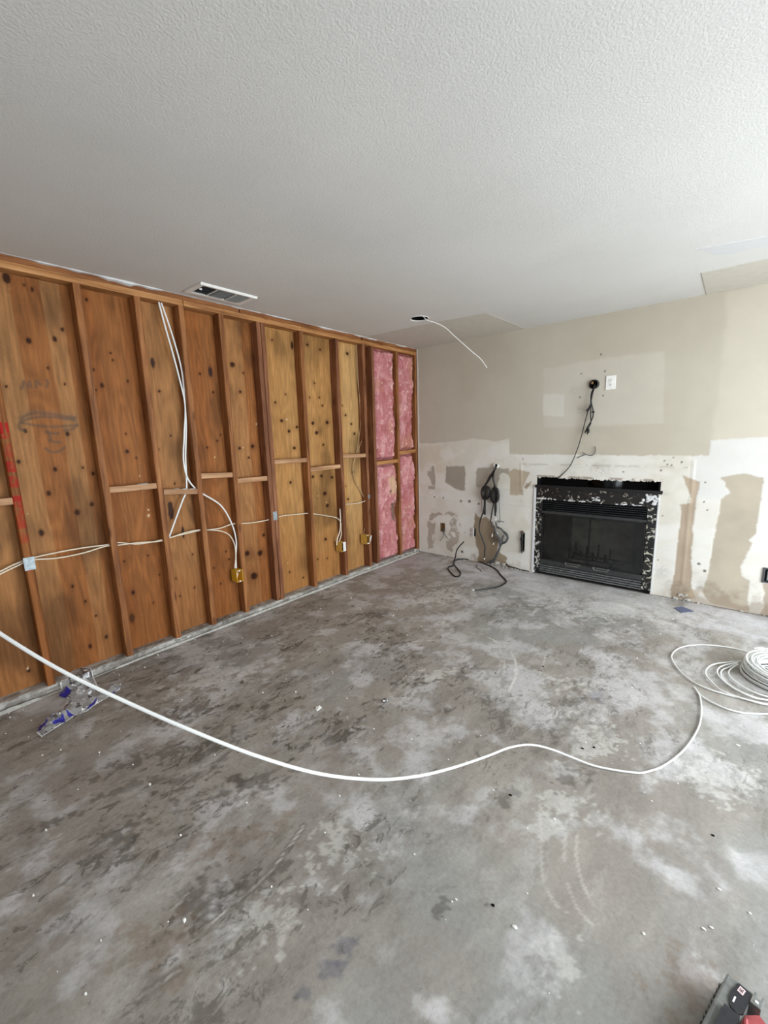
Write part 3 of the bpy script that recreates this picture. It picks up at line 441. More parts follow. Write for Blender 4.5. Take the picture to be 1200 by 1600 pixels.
# streaks of the old adhesive run roughly along one diagonal
ca, sa = math.cos(math.radians(62)), math.sin(math.radians(62))
wx = gx + 0.05 * (fbm(gx * 5, gy * 5, 1) - 0.5); wy = gy + 0.05 * (fbm(gx * 5, gy * 5, 2) - 0.5)
su = (wx * ca + wy * sa); sv = (-wx * sa + wy * ca)
big = fbm(gx * 1.1, gy * 1.1, 3, 4)
c_tan, c_grey, c_red = lin((149, 144, 136)), lin((144, 144, 140)), lin((140, 133, 126))
col = mixc(np.broadcast_to(c_tan, gx.shape + (3,)), c_grey, sstep(0.38, 0.6, big))
col = mixc(col, c_red, 0.6 * sstep(0.5, 0.68, fbm(gx * 2.2, gy * 2.2, 5, 4)))
pow_ = fbm(wx * 6, wy * 6, 2, 6, 0.62)
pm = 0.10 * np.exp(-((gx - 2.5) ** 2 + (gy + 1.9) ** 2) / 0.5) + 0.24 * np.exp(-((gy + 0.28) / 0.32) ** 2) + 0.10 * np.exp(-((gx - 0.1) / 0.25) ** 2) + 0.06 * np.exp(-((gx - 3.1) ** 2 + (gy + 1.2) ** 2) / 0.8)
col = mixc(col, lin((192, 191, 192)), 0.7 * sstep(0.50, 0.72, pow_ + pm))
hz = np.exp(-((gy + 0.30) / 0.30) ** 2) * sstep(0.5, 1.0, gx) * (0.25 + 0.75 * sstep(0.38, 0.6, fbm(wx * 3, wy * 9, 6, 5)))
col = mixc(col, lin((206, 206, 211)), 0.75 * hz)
# trowel swirls
sw = fbm(np.hypot(wx - 1.2, wy + 2.6) * 26, np.arctan2(wy + 2.6, wx - 1.2) * 2.5, 5, 4, 0.6)
col *= (1 + 0.22 * (sw - 0.5))[..., None]
KC = {'d': ((78, 74, 68), 0.75), 'b': ((84, 86, 104), 0.55), 'n': ((122, 100, 82), 0.45), 'w': ((204, 203, 198), 0.6)}
jag = fbm(gx * 22, gy * 22, 1, 4) - 0.5; jag2 = fbm(gx * 60, gy * 60, 3, 3) - 0.5
for x, y, rx, ry, k in STAIN:
    c_, s_ = KC[k]
    d = np.hypot(((gx - x) * ca + (gy - y) * sa) / (max(rx, ry) * 1.15), (-(gx - x) * sa + (gy - y) * ca) / (min(rx, ry) * 1.15))
    m = sstep(1.05, 0.6, d + 3.2 * jag + 2.6 * jag2)
    col = mixc(col, lin(c_), s_ * 0.8 * m)
for i, pl_ in enumerate(SCR):
    P = [(q.x, q.y) for q in catmull([(a, b, 0) for a, b in pl_], 0.03)]
    d = seg_dist(gx, gy, P) + 0.004 * jag2
    col = mixc(col, lin((212, 208, 202)), (0.6 if i in (3, 12, 1, 13) else 0.34) * sstep(0.007, 0.002, d) * sstep(0.25, 0.45, fbm(gx * 14, gy * 14, 6)))
    if i in (13, 15): col = mixc(col, lin((96, 90, 82)), 0.6 * sstep(0.007, 0.003, np.abs(d - 0.008)) * sstep(0.35, 0.5, fbm(gx * 10, gy * 10, 4)))
# darker tone along the plate of the left wall and at the foot of the back wall
col = mixc(col, lin((120, 113, 104)), 0.5 * sstep(0.10, 0.0, gx + 0.1 * jag) * sstep(0.35, 0.6, fbm(gx * 8, gy * 8, 2)))
col = mixc(col, lin((112, 104, 96)), 0.55 * sstep(0.05, 0.0, -gy + 0.08 * jag))
zz = 0.0012 * jag2
pos = np.stack([gx, gy, zz - 0.001], -1)
# how densely the dark adhesive flakes lie: most at the left and in the middle, least at the right and by the hearth
den = 0.55 + 0.65 * np.exp(-((gx - 1.0) ** 2 + (gy + 2.9) ** 2) / 1.2) - 0.40 * sstep(2.1, 2.7, gx + 0.3 * j_big(gx, gy)) * sstep(-2.0, -2.5, gy) - 0.30 * sstep(-0.9, -0.4, gy)
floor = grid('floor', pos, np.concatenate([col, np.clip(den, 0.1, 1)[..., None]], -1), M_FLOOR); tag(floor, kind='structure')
mb = MB()
mb.box(-0.30, 5.2, -7.4, 0.16, -0.16, -0.02); mb.box(4.2, 5.0, -7.2, 0.0, -0.03, -0.001); mb.box(0.0, 4.2, -7.2, -4.7, -0.03, -0.001)
sl = mb.build('slab', M_DUSTPLATE, floor)
# ridge of plaster left on the slab along the foot of the left wall
mb = MB(); yy = np.arange(-7.0, -0.02, 0.02); prof = []
vs = []; fs = []
for i, y in enumerate(yy):
    a = float(vnoise(np.array(y * 9.0), np.array(0.3), 2)); b = float(vnoise(np.array(y * 31.0), np.array(0.7), 4))
    gap = 0.15 if -3.86 < y < -3.46 else 1.0
    w0 = 0.008 + 0.012 * a; x0 = 0.008 + 0.022 * max(0, (-y - 3.2)) + 0.006 * b; h = (0.004 + 0.016 * b * a + 0.003) * gap
    for dx, dz in ((-0.006, -0.004), (0.0, h * 0.8), (w0 * 0.6, h), (w0 + 0.008, -0.004)): vs.append((x0 + dx, y, dz))
for i in range(len(yy) - 1):
    for k in range(3): fs.append((i * 4 + k, i * 4 + k + 1, i * 4 + k + 5, i * 4 + k + 4))
mb.add(vs, fs); pr = mb.build('plaster_ridge', M_PLASTER, floor, smooth=True); pr['kind'] = 'stuff'

# ------------------------------------------------------------------ ceiling
mb = MB(); mb.box(-0.02, 5.2, -7.4, 0.16, H, H + 0.16)
ceiling = None
# the can hole is a real opening: the ceiling board is built around it
hx, hy, hr = 0.79, -1.05, 0.078
mb = MB(); n = 48; ring = [(hx + hr * math.cos(2 * math.pi * k / n), hy + hr * math.sin(2 * math.pi * k / n)) for k in range(n)]
sq = []
for k in range(n):
    c_, s_ = math.cos(2 * math.pi * k / n), math.sin(2 * math.pi * k / n); q = 0.2 / max(abs(c_), abs(s_)); sq.append((hx + q * c_, hy + q * s_))
vs = [(a, b, H) for a, b in ring] + [(a, b, H) for a, b in sq] + [(a, b, H + 0.02) for a, b in ring]
fs = [(k, (k + 1) % n, n + (k + 1) % n, n + k) for k in range(n)] + [(k, 2 * n + k, 2 * n + (k + 1) % n, (k + 1) % n) for k in range(n)]
mb.add(vs, fs)
for x0, x1, y0, y1 in ((-0.02, hx - 0.2, -7.4, 0.16), (hx + 0.2, 5.2, -7.4, 0.16), (hx - 0.2, hx + 0.2, -7.4, hy - 0.2), (hx - 0.2, hx + 0.2, hy + 0.2, 0.16)):
    mb.box(x0, x1, y0, y1, H, H + 0.02)
ceiling = mb.build('ceiling', M_CEIL); tag(ceiling, kind='structure')
mb = MB(); mb.prism([(0.012, -0.001), (1.302, -0.001), (1.284, -0.779), (0.95, -0.835), (0.68, -0.86), (0.3, -0.88), (0.012, -0.89)], H - 0.0012, H + 0.002, 'z'); mb.build('bare_patch', M_CEIL2, ceiling)
mb = MB(); mb.prism([(2.709, -0.001), (2.716, -0.592), (3.04, -0.587), (4.99, -0.575), (4.99, -0.001)], H - 0.004, H + 0.002, 'z'); mb.build('bare_patch', M_CEIL2, ceiling)
mb = MB(); mb.prism([(2.722, -1.083), (2.80, -1.063), (3.03, -1.0), (4.9, -0.55), (4.9, -0.30), (3.03, -0.853), (2.89, -0.83), (2.80, -0.90)], H - 0.002, H + 0.002, 'z'); mb.build('tape_seam', M_SEAM, ceiling)
mb = MB(); yy = np.arange(-5.4, -0.06, 0.015); vs = []; fs = []
for y in yy:
    a = float(fbm(np.array(y * 6.0), np.array(1.3), 2, 3)); b = float(vnoise(np.array(y * 40.0), np.array(2.7), 4))
    w = max(0.0, a - 0.40) * 0.03 + 0.003 * b; h = 0.0015 + max(0.0, a - 0.42) * 0.035 * (0.5 + b)
    for dx, dz in ((-0.003, 0.003), (-0.003, -h), (0.006 + w, -h * 0.7), (0.009 + w, 0.003)): vs.append((dx, float(y), H + dz))
for i in range(len(yy) - 1):
    for k in range(3): fs.append((i * 4 + k, i * 4 + k + 1, i * 4 + k + 5, i * 4 + k + 4))
mb.add(vs, fs)
dr = mb.build('torn_edge', M_SEAM, ceiling); dr['kind'] = 'stuff'

# ------------------------------------------------------------------ left wall: studs, plates, blocking, plywood, insulation
wall_left = empty('wall_left', (0, 0, 0)); tag(wall_left, kind='structure')
PX = -0.089
TOPZ = 2.370
# plywood sheets with knots, veneer bands and pencil marks
def ply(y0, y1, step):
    nu = max(2, int(round((y1 - y0) / step)) + 1); nv = int(round(2.44 / step)) + 1
    yy_, zz_ = np.meshgrid(np.linspace(y0, y1, nu), np.linspace(0.0, 2.44, nv), indexing='ij')
    left = (y0 + y1) / 2 < -2.16
    wob = 0.02 * (fbm(yy_ * 3, zz_ * 1.2, 2) - 0.5)
    band = vnoise((yy_ + wob) * 7.5, yy_ * 0 + 3.3, 3 if left else 1)
    bandq = np.floor(band * 5) / 5
    if left: c = mixc(np.broadcast_to(lin((146, 90, 46)), yy_.shape + (3,)), lin((164, 118, 74)), sstep(0.3, 0.7, bandq)); c = mixc(c, lin((128, 74, 46)), 0.8 * sstep(0.55, 0.75, vnoise((yy_ + wob) * 4.1, yy_ * 0 + 8.1, 5)))
    else: c = mixc(np.broadcast_to(lin((174, 128, 76)), yy_.shape + (3,)), lin((190, 150, 98)), sstep(0.3, 0.7, bandq))
    # warped growth rings of the rotary-cut face veneer
    ringf = fbm(yy_ * 7 + wob * 20, zz_ * 0.9, 4, 3)
    rings = 0.5 + 0.5 * np.sin(ringf * 60)
    c = c * (1 - (0.20 if left else 0.14) * rings)[..., None]
    # the sheets turn a deeper orange toward the foot
    low = sstep(1.0, 0.15, zz_ + 0.5 * (fbm(yy_ * 2, zz_ * 2, 1) - 0.5))
    c = mixc(c, lin((150, 96, 50)) if not left else lin((130, 78, 38)), 0.5 * low)
    blot = fbm(yy_ * 4, zz_ * 2.2, 6, 4)
    c = c * (1 - 0.42 * sstep(0.50, 0.74, blot))[..., None]
    curl = np.abs(np.sin(fbm(yy_ * 11, zz_ * 4.5, 2, 3) * 42))
    c = mixc(c, c * np.array([1.45, 1.38, 1.25]), 0.5 * sstep(0.22, 0.0, curl) * sstep(0.5, 0.62, fbm(yy_ * 6, zz_ * 3, 7, 3)))
    jj = fbm(yy_ * 40, zz_ * 40, 2, 3) - 0.5
    for ky, kz, ra, rb, dk in KNOTS:
        if ky < y0 - 0.2 or ky > y1 + 0.2: continue
        ra = max(ra * 0.8, 0.006); rb = max(rb * 0.8, 0.0085)
        d = np.hypot((yy_ - ky) / ra, (zz_ - kz) / rb) + 0.5 * jj
        near = d < 7
        halo = np.exp(-(d / 2.3) ** 2) * (0.35 + 0.15 * np.sin(d * 6))
        c = mixc(c, lin((92, 46, 16)), np.clip(halo * 0.8, 0, 0.42))
        if dk > 1.05: c = mixc(c, lin((44, 26, 24)), 0.92 * sstep(1.1, 0.8, d))
        else: c = mixc(c, lin((46, 20, 6)), min(0.95, dk + 0.2) * sstep(1.2, 0.7, d))
    for pl_ in PENCIL:
        d = seg_dist(yy_, zz_, pl_) + 0.003 * jj
        c = mixc(c, lin((84, 72, 62)), 0.55 * sstep(0.011, 0.004, d))
    sm = seg_dist(yy_, zz_, PENCIL[0])
    c = mixc(c, lin((110, 90, 74)), 0.2 * sstep(0.03, 0.01, sm))
    # small scuffs and staple flecks
    for k in range(9 if step < 0.02 else 0):
        fy, fz, fr = rs.uniform(y0, y1), rs.uniform(0.1, 2.3), rs.uniform(0.003, 0.008)
        c = mixc(c, lin((224, 200, 166)), 0.75 * sstep(1.1, 0.6, np.hypot(yy_ - fy, (zz_ - fz) * 0.7) / fr + jj))
    p = np.stack([PX + 0 * yy_, yy_, zz_], -1)
    o = grid('plywood_sheet', p, c, M_PLY, wall_left)
    return o
for a, b, s_ in ((-7.2, -4.58, 0.05), (-4.578, -3.362, 0.006), (-3.36, -2.142, 0.006), (-2.14, -0.922, 0.006), (-0.92, 0.10, 0.012)): ply(a, b, s_)
mb = MB(); mb.box(-0.26, PX - 0.006, -7.4, 0.16, -0.02, H + 0.16); mb.build('sheathing_back', M_DARK, wall_left)

STUDS = [-6.6, -6.2, -5.8, -5.4, -5.02, -4.62, -4.215, -3.797, -3.366, -3.043, -2.766, -2.473, -2.158, -2.116, -1.727, -1.304, -0.932, -0.800, -0.391, -0.040]
def stud_mesh(y, seed):
    # rough-sawn post: slightly wavy edges
    rr = np.random.RandomState(seed); mb = MB(); n = 22; vs = []; fs = []
    for i in range(n + 1):
        z = 0.038 + (TOPZ - 0.038) * i / n
        dy, dx = rr.randn(2) * 0.0007
        e = 0.003
        pf = [(PX + 0.001, 0), (-e, 0), (0, e), (0, 0.038 - e), (-e, 0.038), (PX + 0.001, 0.038)]
        for a, b in pf: vs.append((a + (dx if a > -0.05 else 0), y + b + dy, z))
    for i in range(n):
        for k in range(6): k2 = (k + 1) % 6; fs.append((i * 6 + k, i * 6 + k2, (i + 1) * 6 + k2, (i + 1) * 6 + k))
    fs += [tuple(range(5, -1, -1)), tuple(n * 6 + k for k in range(6))]
    mb.add(vs, fs); return mb
stud_objs = {}
for i, y in enumerate(STUDS):
    if y == -3.797: continue
    mat = M_STUDR if y in (-0.932, -0.800, -1.304, -2.158, -2.116) else M_STUD
    off = (0, y, 0)
    o = stud_mesh(y, i).build('stud', mat, wall_left, off=off); stud_objs[y] = o
# the stud with red painted marks: dense front so the paint is a flat print on it
ny, nz = 12, 420
zs = np.linspace(0.038, TOPZ, nz)
prof = np.array([(PX + 0.001, 0), (-0.045, 0), (-0.002, 0.0), (0, 0.003)] + [(0, 0.003 + 0.032 * (k + 1) / 8) for k in range(8)] + [(-0.003, 0.038), (PX + 0.001, 0.038)])
P2, Z2 = np.meshgrid(np.arange(len(prof)), zs, indexing='ij')
pos = np.stack([prof[P2, 0], -3.797 + prof[P2, 1], Z2], -1)
base = mixc(np.broadcast_to(lin((138, 86, 46)), Z2.shape + (3,)), lin((106, 62, 30)), sstep(0.4, 0.65, fbm(prof[P2, 1] * 90 + prof[P2, 0] * 40, Z2 * 2.5, 3)))
for za, zb, s_ in RED_Z:
    m = s_ * sstep(min(za, zb) - 0.006, min(za, zb), Z2) * sstep(max(za, zb) + 0.006, max(za, zb), Z2) * (prof[P2, 0] > -0.0025)
    m = m * sstep(0.28, 0.42, fbm(prof[P2, 1] * 90, Z2 * 40, 5)) * np.where(((Z2 * 40).astype(int) % 3 == 0) & (prof[P2, 1] > 0.02), 0.45, 1.0)
    base = mixc(base, lin((158, 28, 22)), m)
so = grid('stud', pos, base, M_PLY, wall_left, flip=True); so['label'] = 'stud with faded red paint marks'; stud_objs[-3.797] = so

# plates
mb = MB(); mb.box(PX, 0.0, -7.2, -2.73, TOPZ, 2.408, 0.003); mb.build('top_plate', M_PLATE, wall_left)
mb = MB(); mb.box(PX, 0.001, -2.727, -1.70, TOPZ, 2.408, 0.003); mb.build('top_plate', M_PLATE, wall_left)
mb = MB(); mb.box(PX, 0.0, -1.697, 0.0, TOPZ, 2.408, 0.003); mb.build('top_plate', M_PLATE, wall_left)
mb = MB(); mb.box(PX, -0.004, -7.2, -2.30, 2.4095, H + 0.005, 0.003); mb.build('top_plate', M_PLATE2, wall_left)
mb = MB(); mb.box(PX, 0.003, -2.297, -0.95, 2.4095, H + 0.005, 0.003); mb.build('top_plate', M_PLATE2, wall_left)
mb = MB(); mb.box(PX, 0.0, -0.92, 0.0, 2.4095, H + 0.005, 0.003); mb.build('top_plate', M_PLATE2, wall_left)
yy = np.linspace(-7.2, 0, 480); cr = np.array([(0.0, -0.01), (0.0, 0.018), (-0.002, 0.032), (-0.008, 0.038), (-0.03, 0.038), (-0.06, 0.038), (-0.0895, 0.038)])
C2_, Y2 = np.meshgrid(np.arange(len(cr)), yy, indexing='ij')
nz_ = fbm(Y2 * 12, C2_ * 0.8, 3, 4) - 0.5
pos = np.stack([cr[C2_, 0] + 0.01 * nz_ * (C2_ < 4), Y2, cr[C2_, 1] + 0.008 * nz_ * (C2_ > 0) * (C2_ < 4)], -1)
cc = mixc(np.broadcast_to(lin((158, 154, 147)), Y2.shape + (3,)), lin((112, 104, 96)), 0.8 * sstep(0.42, 0.62, fbm(Y2 * 7, C2_ * 0.9, 5, 4)))
cc = mixc(cc, lin((206, 204, 198)), 0.7 * sstep(0.56, 0.68, fbm(Y2 * 16, C2_ * 1.3, 1, 4)))
grid('bottom_plate', pos, cc, M_FLOOR, wall_left)

# blocking between the studs (z is the middle of its front edge at the left and the right end)
BLK = [(-4.177, -3.797, 1.158, 1.157), (-3.328, -3.043, 1.163, 1.160), (-3.005, -2.766, 1.112, 1.088), (-2.728, -2.473, 1.198, 1.185), (-2.435, -2.158, 1.134, 1.128), (-2.078, -1.727, 1.260, 1.256), (-1.689, -1.304, 1.165, 1.168), (-1.266, -0.932, 1.266, 1.256), (-0.762, -0.391, 1.160, 1.166), (-0.353, -0.040, 1.252, 1.264)]
for i, (a, b, z0, z1) in enumerate(BLK):
    mb = MB(); m_ = Matrix.Translation((0, (a + b) / 2, (z0 + z1) / 2)) @ Matrix.Rotation(math.atan2(z1 - z0, b - a), 4, 'X')
    fx = [-0.004, -0.006, -0.002, -0.005, -0.008, -0.003, -0.006, -0.004, -0.003, -0.004][i]
    mb.box(PX + 0.001, fx, -(b - a) / 2 + 0.0005, (b - a) / 2 - 0.0005, -0.019, 0.019, 0.003)
    o = mb.build('blocking', M_BLOCK if i < 8 else M_PLATE, wall_left); o.matrix_world = m_
    if i in (1, 2):
        mb = MB()
        for k in range(3): mb.lump((-0.012 if k else -0.03, -0.02 + 0.05 * k if i == 2 else 0.05 + 0.01 * k, 0.020), 0.012, 0.022, 0.005, k + i)
        d_ = mb.build('plaster_scrap', M_PLASTER, o, smooth=True)

# steel nail plates over the drilled holes (sub-parts of their studs)
def nail_plate(y, z, w, h, x=0.002):
    mb = MB(); mb.box(x - 0.002, x + 0.0008, y - w / 2, y + w / 2, z - h / 2, z + h / 2, 0.0006)
    for a in (-1, 1): mb.box(x - 0.001, x + 0.004, y - 0.004, y + 0.004, z + a * h * 0.38 - 0.003, z + a * h * 0.38 + 0.003)
    par = stud_objs[min(stud_objs, key=lambda q: abs(q + 0.019 - y))]
    o = mb.build('nail_plate', M_STEEL, par)
    if par.location.length > 0: o.matrix_parent_inverse = Matrix.Translation(-par.location)
    o['label'] = 'galvanized steel plate over the cable hole'
nail_plate(-3.778, 0.795, 0.050, 0.075); nail_plate(-2.138 + 0.022, 0.80, 0.040, 0.075); nail_plate(-0.911, 0.815, 0.03, 0.04)

# pink batts in the last two bays
def batt(y0, y1, z0, z1, seed, torn=False):
    ny_, nz_ = int((y1 - y0) / 0.007), int((z1 - z0) / 0.007)
    U, V = np.meshgrid(np.linspace(0, 1, ny_), np.linspace(0, 1, nz_), indexing='ij')
    yy_ = y0 + U * (y1 - y0); zz_ = z0 + V * (z1 - z0)
    a = fbm(yy_ * 9 + seed, zz_ * 6, seed, 4, 0.6); b = fbm(yy_ * 17 + 3 * a, zz_ * 12 + 2 * a + seed, seed + 3, 4, 0.6)
    rid = 1 - np.abs(2 * fbm(yy_ * 13 + seed, zz_ * 10 + a * 2, seed + 1, 3) - 1)
    edge = np.minimum(np.minimum(U, 1 - U) * (y1 - y0), np.minimum(V, 1 - V) * (z1 - z0))
    puff = sstep(0, 0.045, edge + 0.02 * (a - 0.5))
    x = -0.075 + 0.062 * puff + (0.05 * (a - 0.5) + 0.028 * (b - 0.5) + 0.03 * (rid - 0.75)) * puff
    x = np.minimum(x, 0.004)
    c = mixc(np.broadcast_to(lin((188, 122, 124)), U.shape + (3,)), lin((208, 152, 152)), sstep(0.45, 0.68, b))
    c = mixc(c, lin((168, 96, 96)), 0.6 * sstep(0.52, 0.36, a) )
    c = mixc(c, lin((188, 136, 112)), 0.5 * sstep(0.56, 0.7, fbm(yy_ * 6, zz_ * 4, seed + 5)))
    c = mixc(c, lin((226, 186, 176)), 0.8 * sstep(0.72, 0.76, fbm(yy_ * 45, zz_ * 30, seed + 2, 3)))
    if torn:
        m = sstep(0.02, -0.02, np.hypot((yy_ - (y0 + 0.26)) / 1.0, (zz_ - 0.90) / 1.2) - 0.08 + 0.12 * (b - 0.5))
        m2 = sstep(0.02, -0.02, np.hypot((yy_ - (y0 + 0.30)) / 0.5, (zz_ - 0.60) / 1.6) - 0.09 + 0.1 * (b - 0.5))
        c = mixc(c, lin((206, 172, 142)), 0.9 * m); c = mixc(c, lin((116, 98, 84)), 0.8 * m2); x = x - 0.02 * m2 + 0.012 * m
        hole = sstep(0.022, 0.012, np.hypot(yy_ - (y0 + 0.235), zz_ - 0.83)); c = mixc(c, lin((30, 22, 20)), hole); x = x - 0.03 * hole
        x = np.minimum(x, 0.012)
    o = grid('insulation_batt', np.stack([x, yy_, zz_], -1), c, M_BATT, wall_left)
batt(-0.762, -0.391, 1.185, TOPZ, 1); batt(-0.762, -0.391, 0.038, 1.141, 2, True)
batt(-0.353, -0.040, 1.277, TOPZ, 3); batt(-0.353, -0.040, 0.038, 1.235, 4)

# ------------------------------------------------------------------ back wall with its layers of paint, compound and torn paper
FX0, FX1, FZ1 = 1.470, 2.513, 1.000         # opening cut for the fireplace
ST = 0.006
xs = np.arange(0.006, 4.2 + 1e-6, ST); zs = np.linspace(0.0, H, int(H / ST) + 1)
gx, gz = np.meshgrid(xs, zs, indexing='ij')
j1 = fbm(gx * 18, gz * 18, 1, 4) - 0.5; j2 = fbm(gx * 55, gz * 55, 2, 3) - 0.5; j3 = fbm(gx * 5, gz * 5, 4, 4)
def pmask(key, jag=0.02, fine=0.006, soft=0):
    P = WALL_PATCH[key]
    m = inpoly(gx + jag * j1 * 1.6 + fine * j2, gz + jag * (fbm(gx * 17 + 9, gz * 17, 6, 4) - 0.5) * 1.6 + fine * j2, P).astype(float)
    for _ in range(soft):
        m[1:-1, 1:-1] = (m[1:-1, 1:-1] * 2 + m[:-2, 1:-1] + m[2:, 1:-1] + m[1:-1, :-2] + m[1:-1, 2:]) / 6
    return m
C = np.broadcast_to(lin((188, 182, 167)), gx.shape + (3,)).copy()
dep = np.zeros(gx.shape)
C = mixc(C, lin((182, 174, 158)), 0.7 * sstep(0.4, 0.62, fbm(gx * 1.4, gz * 1.4, 3)))
C = mixc(C, lin((198, 191, 176)), 0.8 * pmask('right_pale', 0.03, 0.0, 10))
C = mixc(C, lin((201, 196, 184)), 0.5 * pmask('tv', 0.012, 0.003, 4))
C = mixc(C, lin((206, 203, 194)), 0.85 * pmask('square', 0.015, 0.006, 2))
m = pmask('skim', 0.012, 0.004, 1); dep += 0.0012 * m
C = mixc(C, lin((214, 211, 202)), m)
# warmer, thinner coat high on the left side
C = mixc(C, lin((205, 197, 178)), m * 0.85 * sstep(0.5, 0.05, gx - 0.25 + 0.25 * (1.25 - gz)) * sstep(0.72, 0.98, gz + 0.2 * (j3 - 0.5)))
C = mixc(C, lin((204, 198, 184)), m * 0.55 * sstep(0.50, 0.66, fbm(gx * 4, gz * 4, 6, 5)))
C = mixc(C, lin((222, 221, 216)), m * 0.5 * sstep(0.5, 0.64, fbm(gx * 3, gz * 6, 5, 5)))
# white primer coat at the right side
C = mixc(C, lin((208, 207, 202)), pmask('skim', 0.012, 0.004, 1) * sstep(2.72, 2.76, gx) * sstep(0.85, 0.9, gz))
TORN = {'gA': ((158, 151, 138), .9), 'gB': ((154, 146, 132), .95), 'gC_shaded': ((158, 149, 135), .9), 'gD': ((176, 161, 141), .95), 'arch': ((150, 132, 112), .9), 'gL': ((164, 153, 139), .85),  # the grey behind the hanging cables includes painted shading between them
        'brown': ((140, 122, 97), .9), 'tE': ((168, 151, 131), .95), 'tF': ((175, 165, 148), .98), 'tG': ((166, 152, 136), .9)}
for k, (cc_, s_) in TORN.items():
    jg = 0.010 if k in ('gB', 'gA', 'tF', 'tE', 'gD') else 0.03
    m = pmask(k, jg, 0.006, 1)
    if k in ('gL',): m = m * sstep(0.68, 0.58, fbm(gx * 14, gz * 14, 3, 4))
    if k == 'gA': m = m * sstep(0.62, 0.54, fbm(gx * 16, gz * 16, 6, 4))
    tone = np.asarray(lin(cc_)) * (1 + 0.30 * (fbm(gx * 6, gz * 6, 2, 4) - 0.5))[..., None]
    C = C * (1 - (s_ * m)[..., None]) + tone * (s_ * m)[..., None]
    dep -= 0.0015 * m
# blobs of compound over the grey squares
for bx, bz, br in ((0.19, 0.762, 0.018), (0.235, 0.735, 0.02), (0.27, 0.715, 0.012)):
    C = mixc(C, lin((222, 220, 212)), sstep(1.1, 0.8, np.hypot(gx - bx, (gz - bz) * 1.3) / br + 1.2 * j1))
# brown grime low on the right hand panels, and a browner foot behind the cables
C = mixc(C, lin((138, 120, 102)), 0.6 * sstep(0.20, 0.02, gz + 0.35 * j1 + 0.1 * j3 - 0.05) * sstep(2.55, 2.7, gx + 0.2 * j1))
C = mixc(C, lin((128, 108, 84)), 0.55 * sstep(0.10, 0.0, gz + 0.2 * j1) * sstep(0.65, 0.8, gx) * sstep(1.45, 1.2, gx))
C = mixc(C, lin((192, 174, 148)), 0.45 * sstep(0.62, 0.75, fbm(gx * 8, gz * 8, 5, 4)) * sstep(0.3, 0.1, gz) * (gx > 2.5))
for (px_, pz_, r_) in WALL_SPECK:
    C = mixc(C, lin((70, 62, 54)), 0.85 * sstep(1.1, 0.5, np.hypot(gx - px_, gz - pz_) / max(r_, 0.008) + 1.0 * j2))
for (px_, pz_, r_, s_) in WALL_SMUDGE:
    C = mixc(C, lin((112, 104, 94)), s_ * sstep(1.2, 0.1, np.hypot(gx - px_, gz - pz_) / r_ + 1.0 * j1) * sstep(0.3, 0.6, 0.5 + j2 + j1))
# taped joints: a faint ridge in relief, with slight shading painted along its line
for jl in ([(2.735, 1.18), (2.742, 0.85)], [(2.735, 0.86), (2.74, 0.15)], [(1.30, 1.13), (1.31, 0.86)], [(0.02, 0.70), (1.42, 0.70)], [(0.9, 0.86), (1.44, 0.86)], [(1.35, 1.125), (2.70, 1.125)]):
    d = seg_dist(gx, gz, jl) + 0.006 * j1
    dep += 0.0022 * sstep(0.02, 0.004, d); C = mixc(C, lin((150, 142, 130)), 0.16 * sstep(0.006, 0.001, d) * sstep(0.40, 0.6, 0.5 + j1 * 1.5))
# ragged top edge over the fireplace, dark broken paper
d = np.abs(gz - FZ1 - 0.012) * 60 + (gx < FX0) * 9 + (gx > FX1 + .02) * 9
C = mixc(C, lin((120, 98, 80)), 0.7 * sstep(1.0, 0.3, d) * sstep(0.42, 0.6, 0.5 + j2 + j1))
d = np.abs(gz - 1.128 - 0.012 * j1) * 90 + (gx < 1.3) * 9 + (gx > 2.7) * 9
C = mixc(C, lin((138, 128, 112)), 0.3 * sstep(1.0, 0.3, d) * sstep(0.40, 0.6, 0.5 + j1 * 1.4))
# raw cut edge at the left end
C = mixc(C, lin((232, 230, 224)), 0.9 * sstep(0.030, 0.015, gx + 0.02 * j1))
# openings: pushed back into the wall cavity
def cavity(x, z, rx, rz, sq=False, depth=0.07, rim=None):
    global C, dep
    d = (np.maximum(np.abs(gx - x) / rx, np.abs(gz - z) / rz) if sq else np.hypot((gx - x) / rx, (gz - z) / rz)) + 0.25 * j2
    m = d < 1
    dep = np.where(m, -depth, dep); C = mixc(C, lin((20, 18, 16)), m.astype(float))
(_tx, _tz), (_te, _) = TV_HOLE
cavity(_tx, _tz, 0.034, 0.034); (_cx, _cz) = CONDUIT[0]; cavity(_cx, _cz, 0.024, 0.024)
(_hx, _hz0), (_hx1, _hz1) = HOLE_LEFT; cavity((_hx + _hx1) / 2, (_hz0 + _hz1) / 2, 0.030, 0.052, True)
gxx, gzz = GAS[1]; cavity(GAS[0][0], (GAS[0][1] + GAS[2][1]) / 2, 0.019, 0.10, True, 0.05)
pos = np.stack([gx, -dep, gz], -1)
cx_ = 0.25 * (gx[:-1, :-1] + gx[1:, :-1] + gx[:-1, 1:] + gx[1:, 1:]); cz_ = 0.25 * (gz[:-1, :-1] + gz[1:, :-1] + gz[:-1, 1:] + gz[1:, 1:])
top = FZ1 + 0.022 * (fbm(cx_ * 26, cx_ * 0 + 2, 3, 4) - 0.5) + 0.012 * (fbm(cx_ * 80, cx_ * 0, 5, 2) - 0.5)
hole = (cx_ > FX0) & (cx_ < FX1 + 0.012 * (cz_ > 0.92)) & (cz_ < top)
wall_back = grid('wall_back', pos, C, M_DRY, None, keep=~hole); tag(wall_back, kind='structure')
mb = MB()
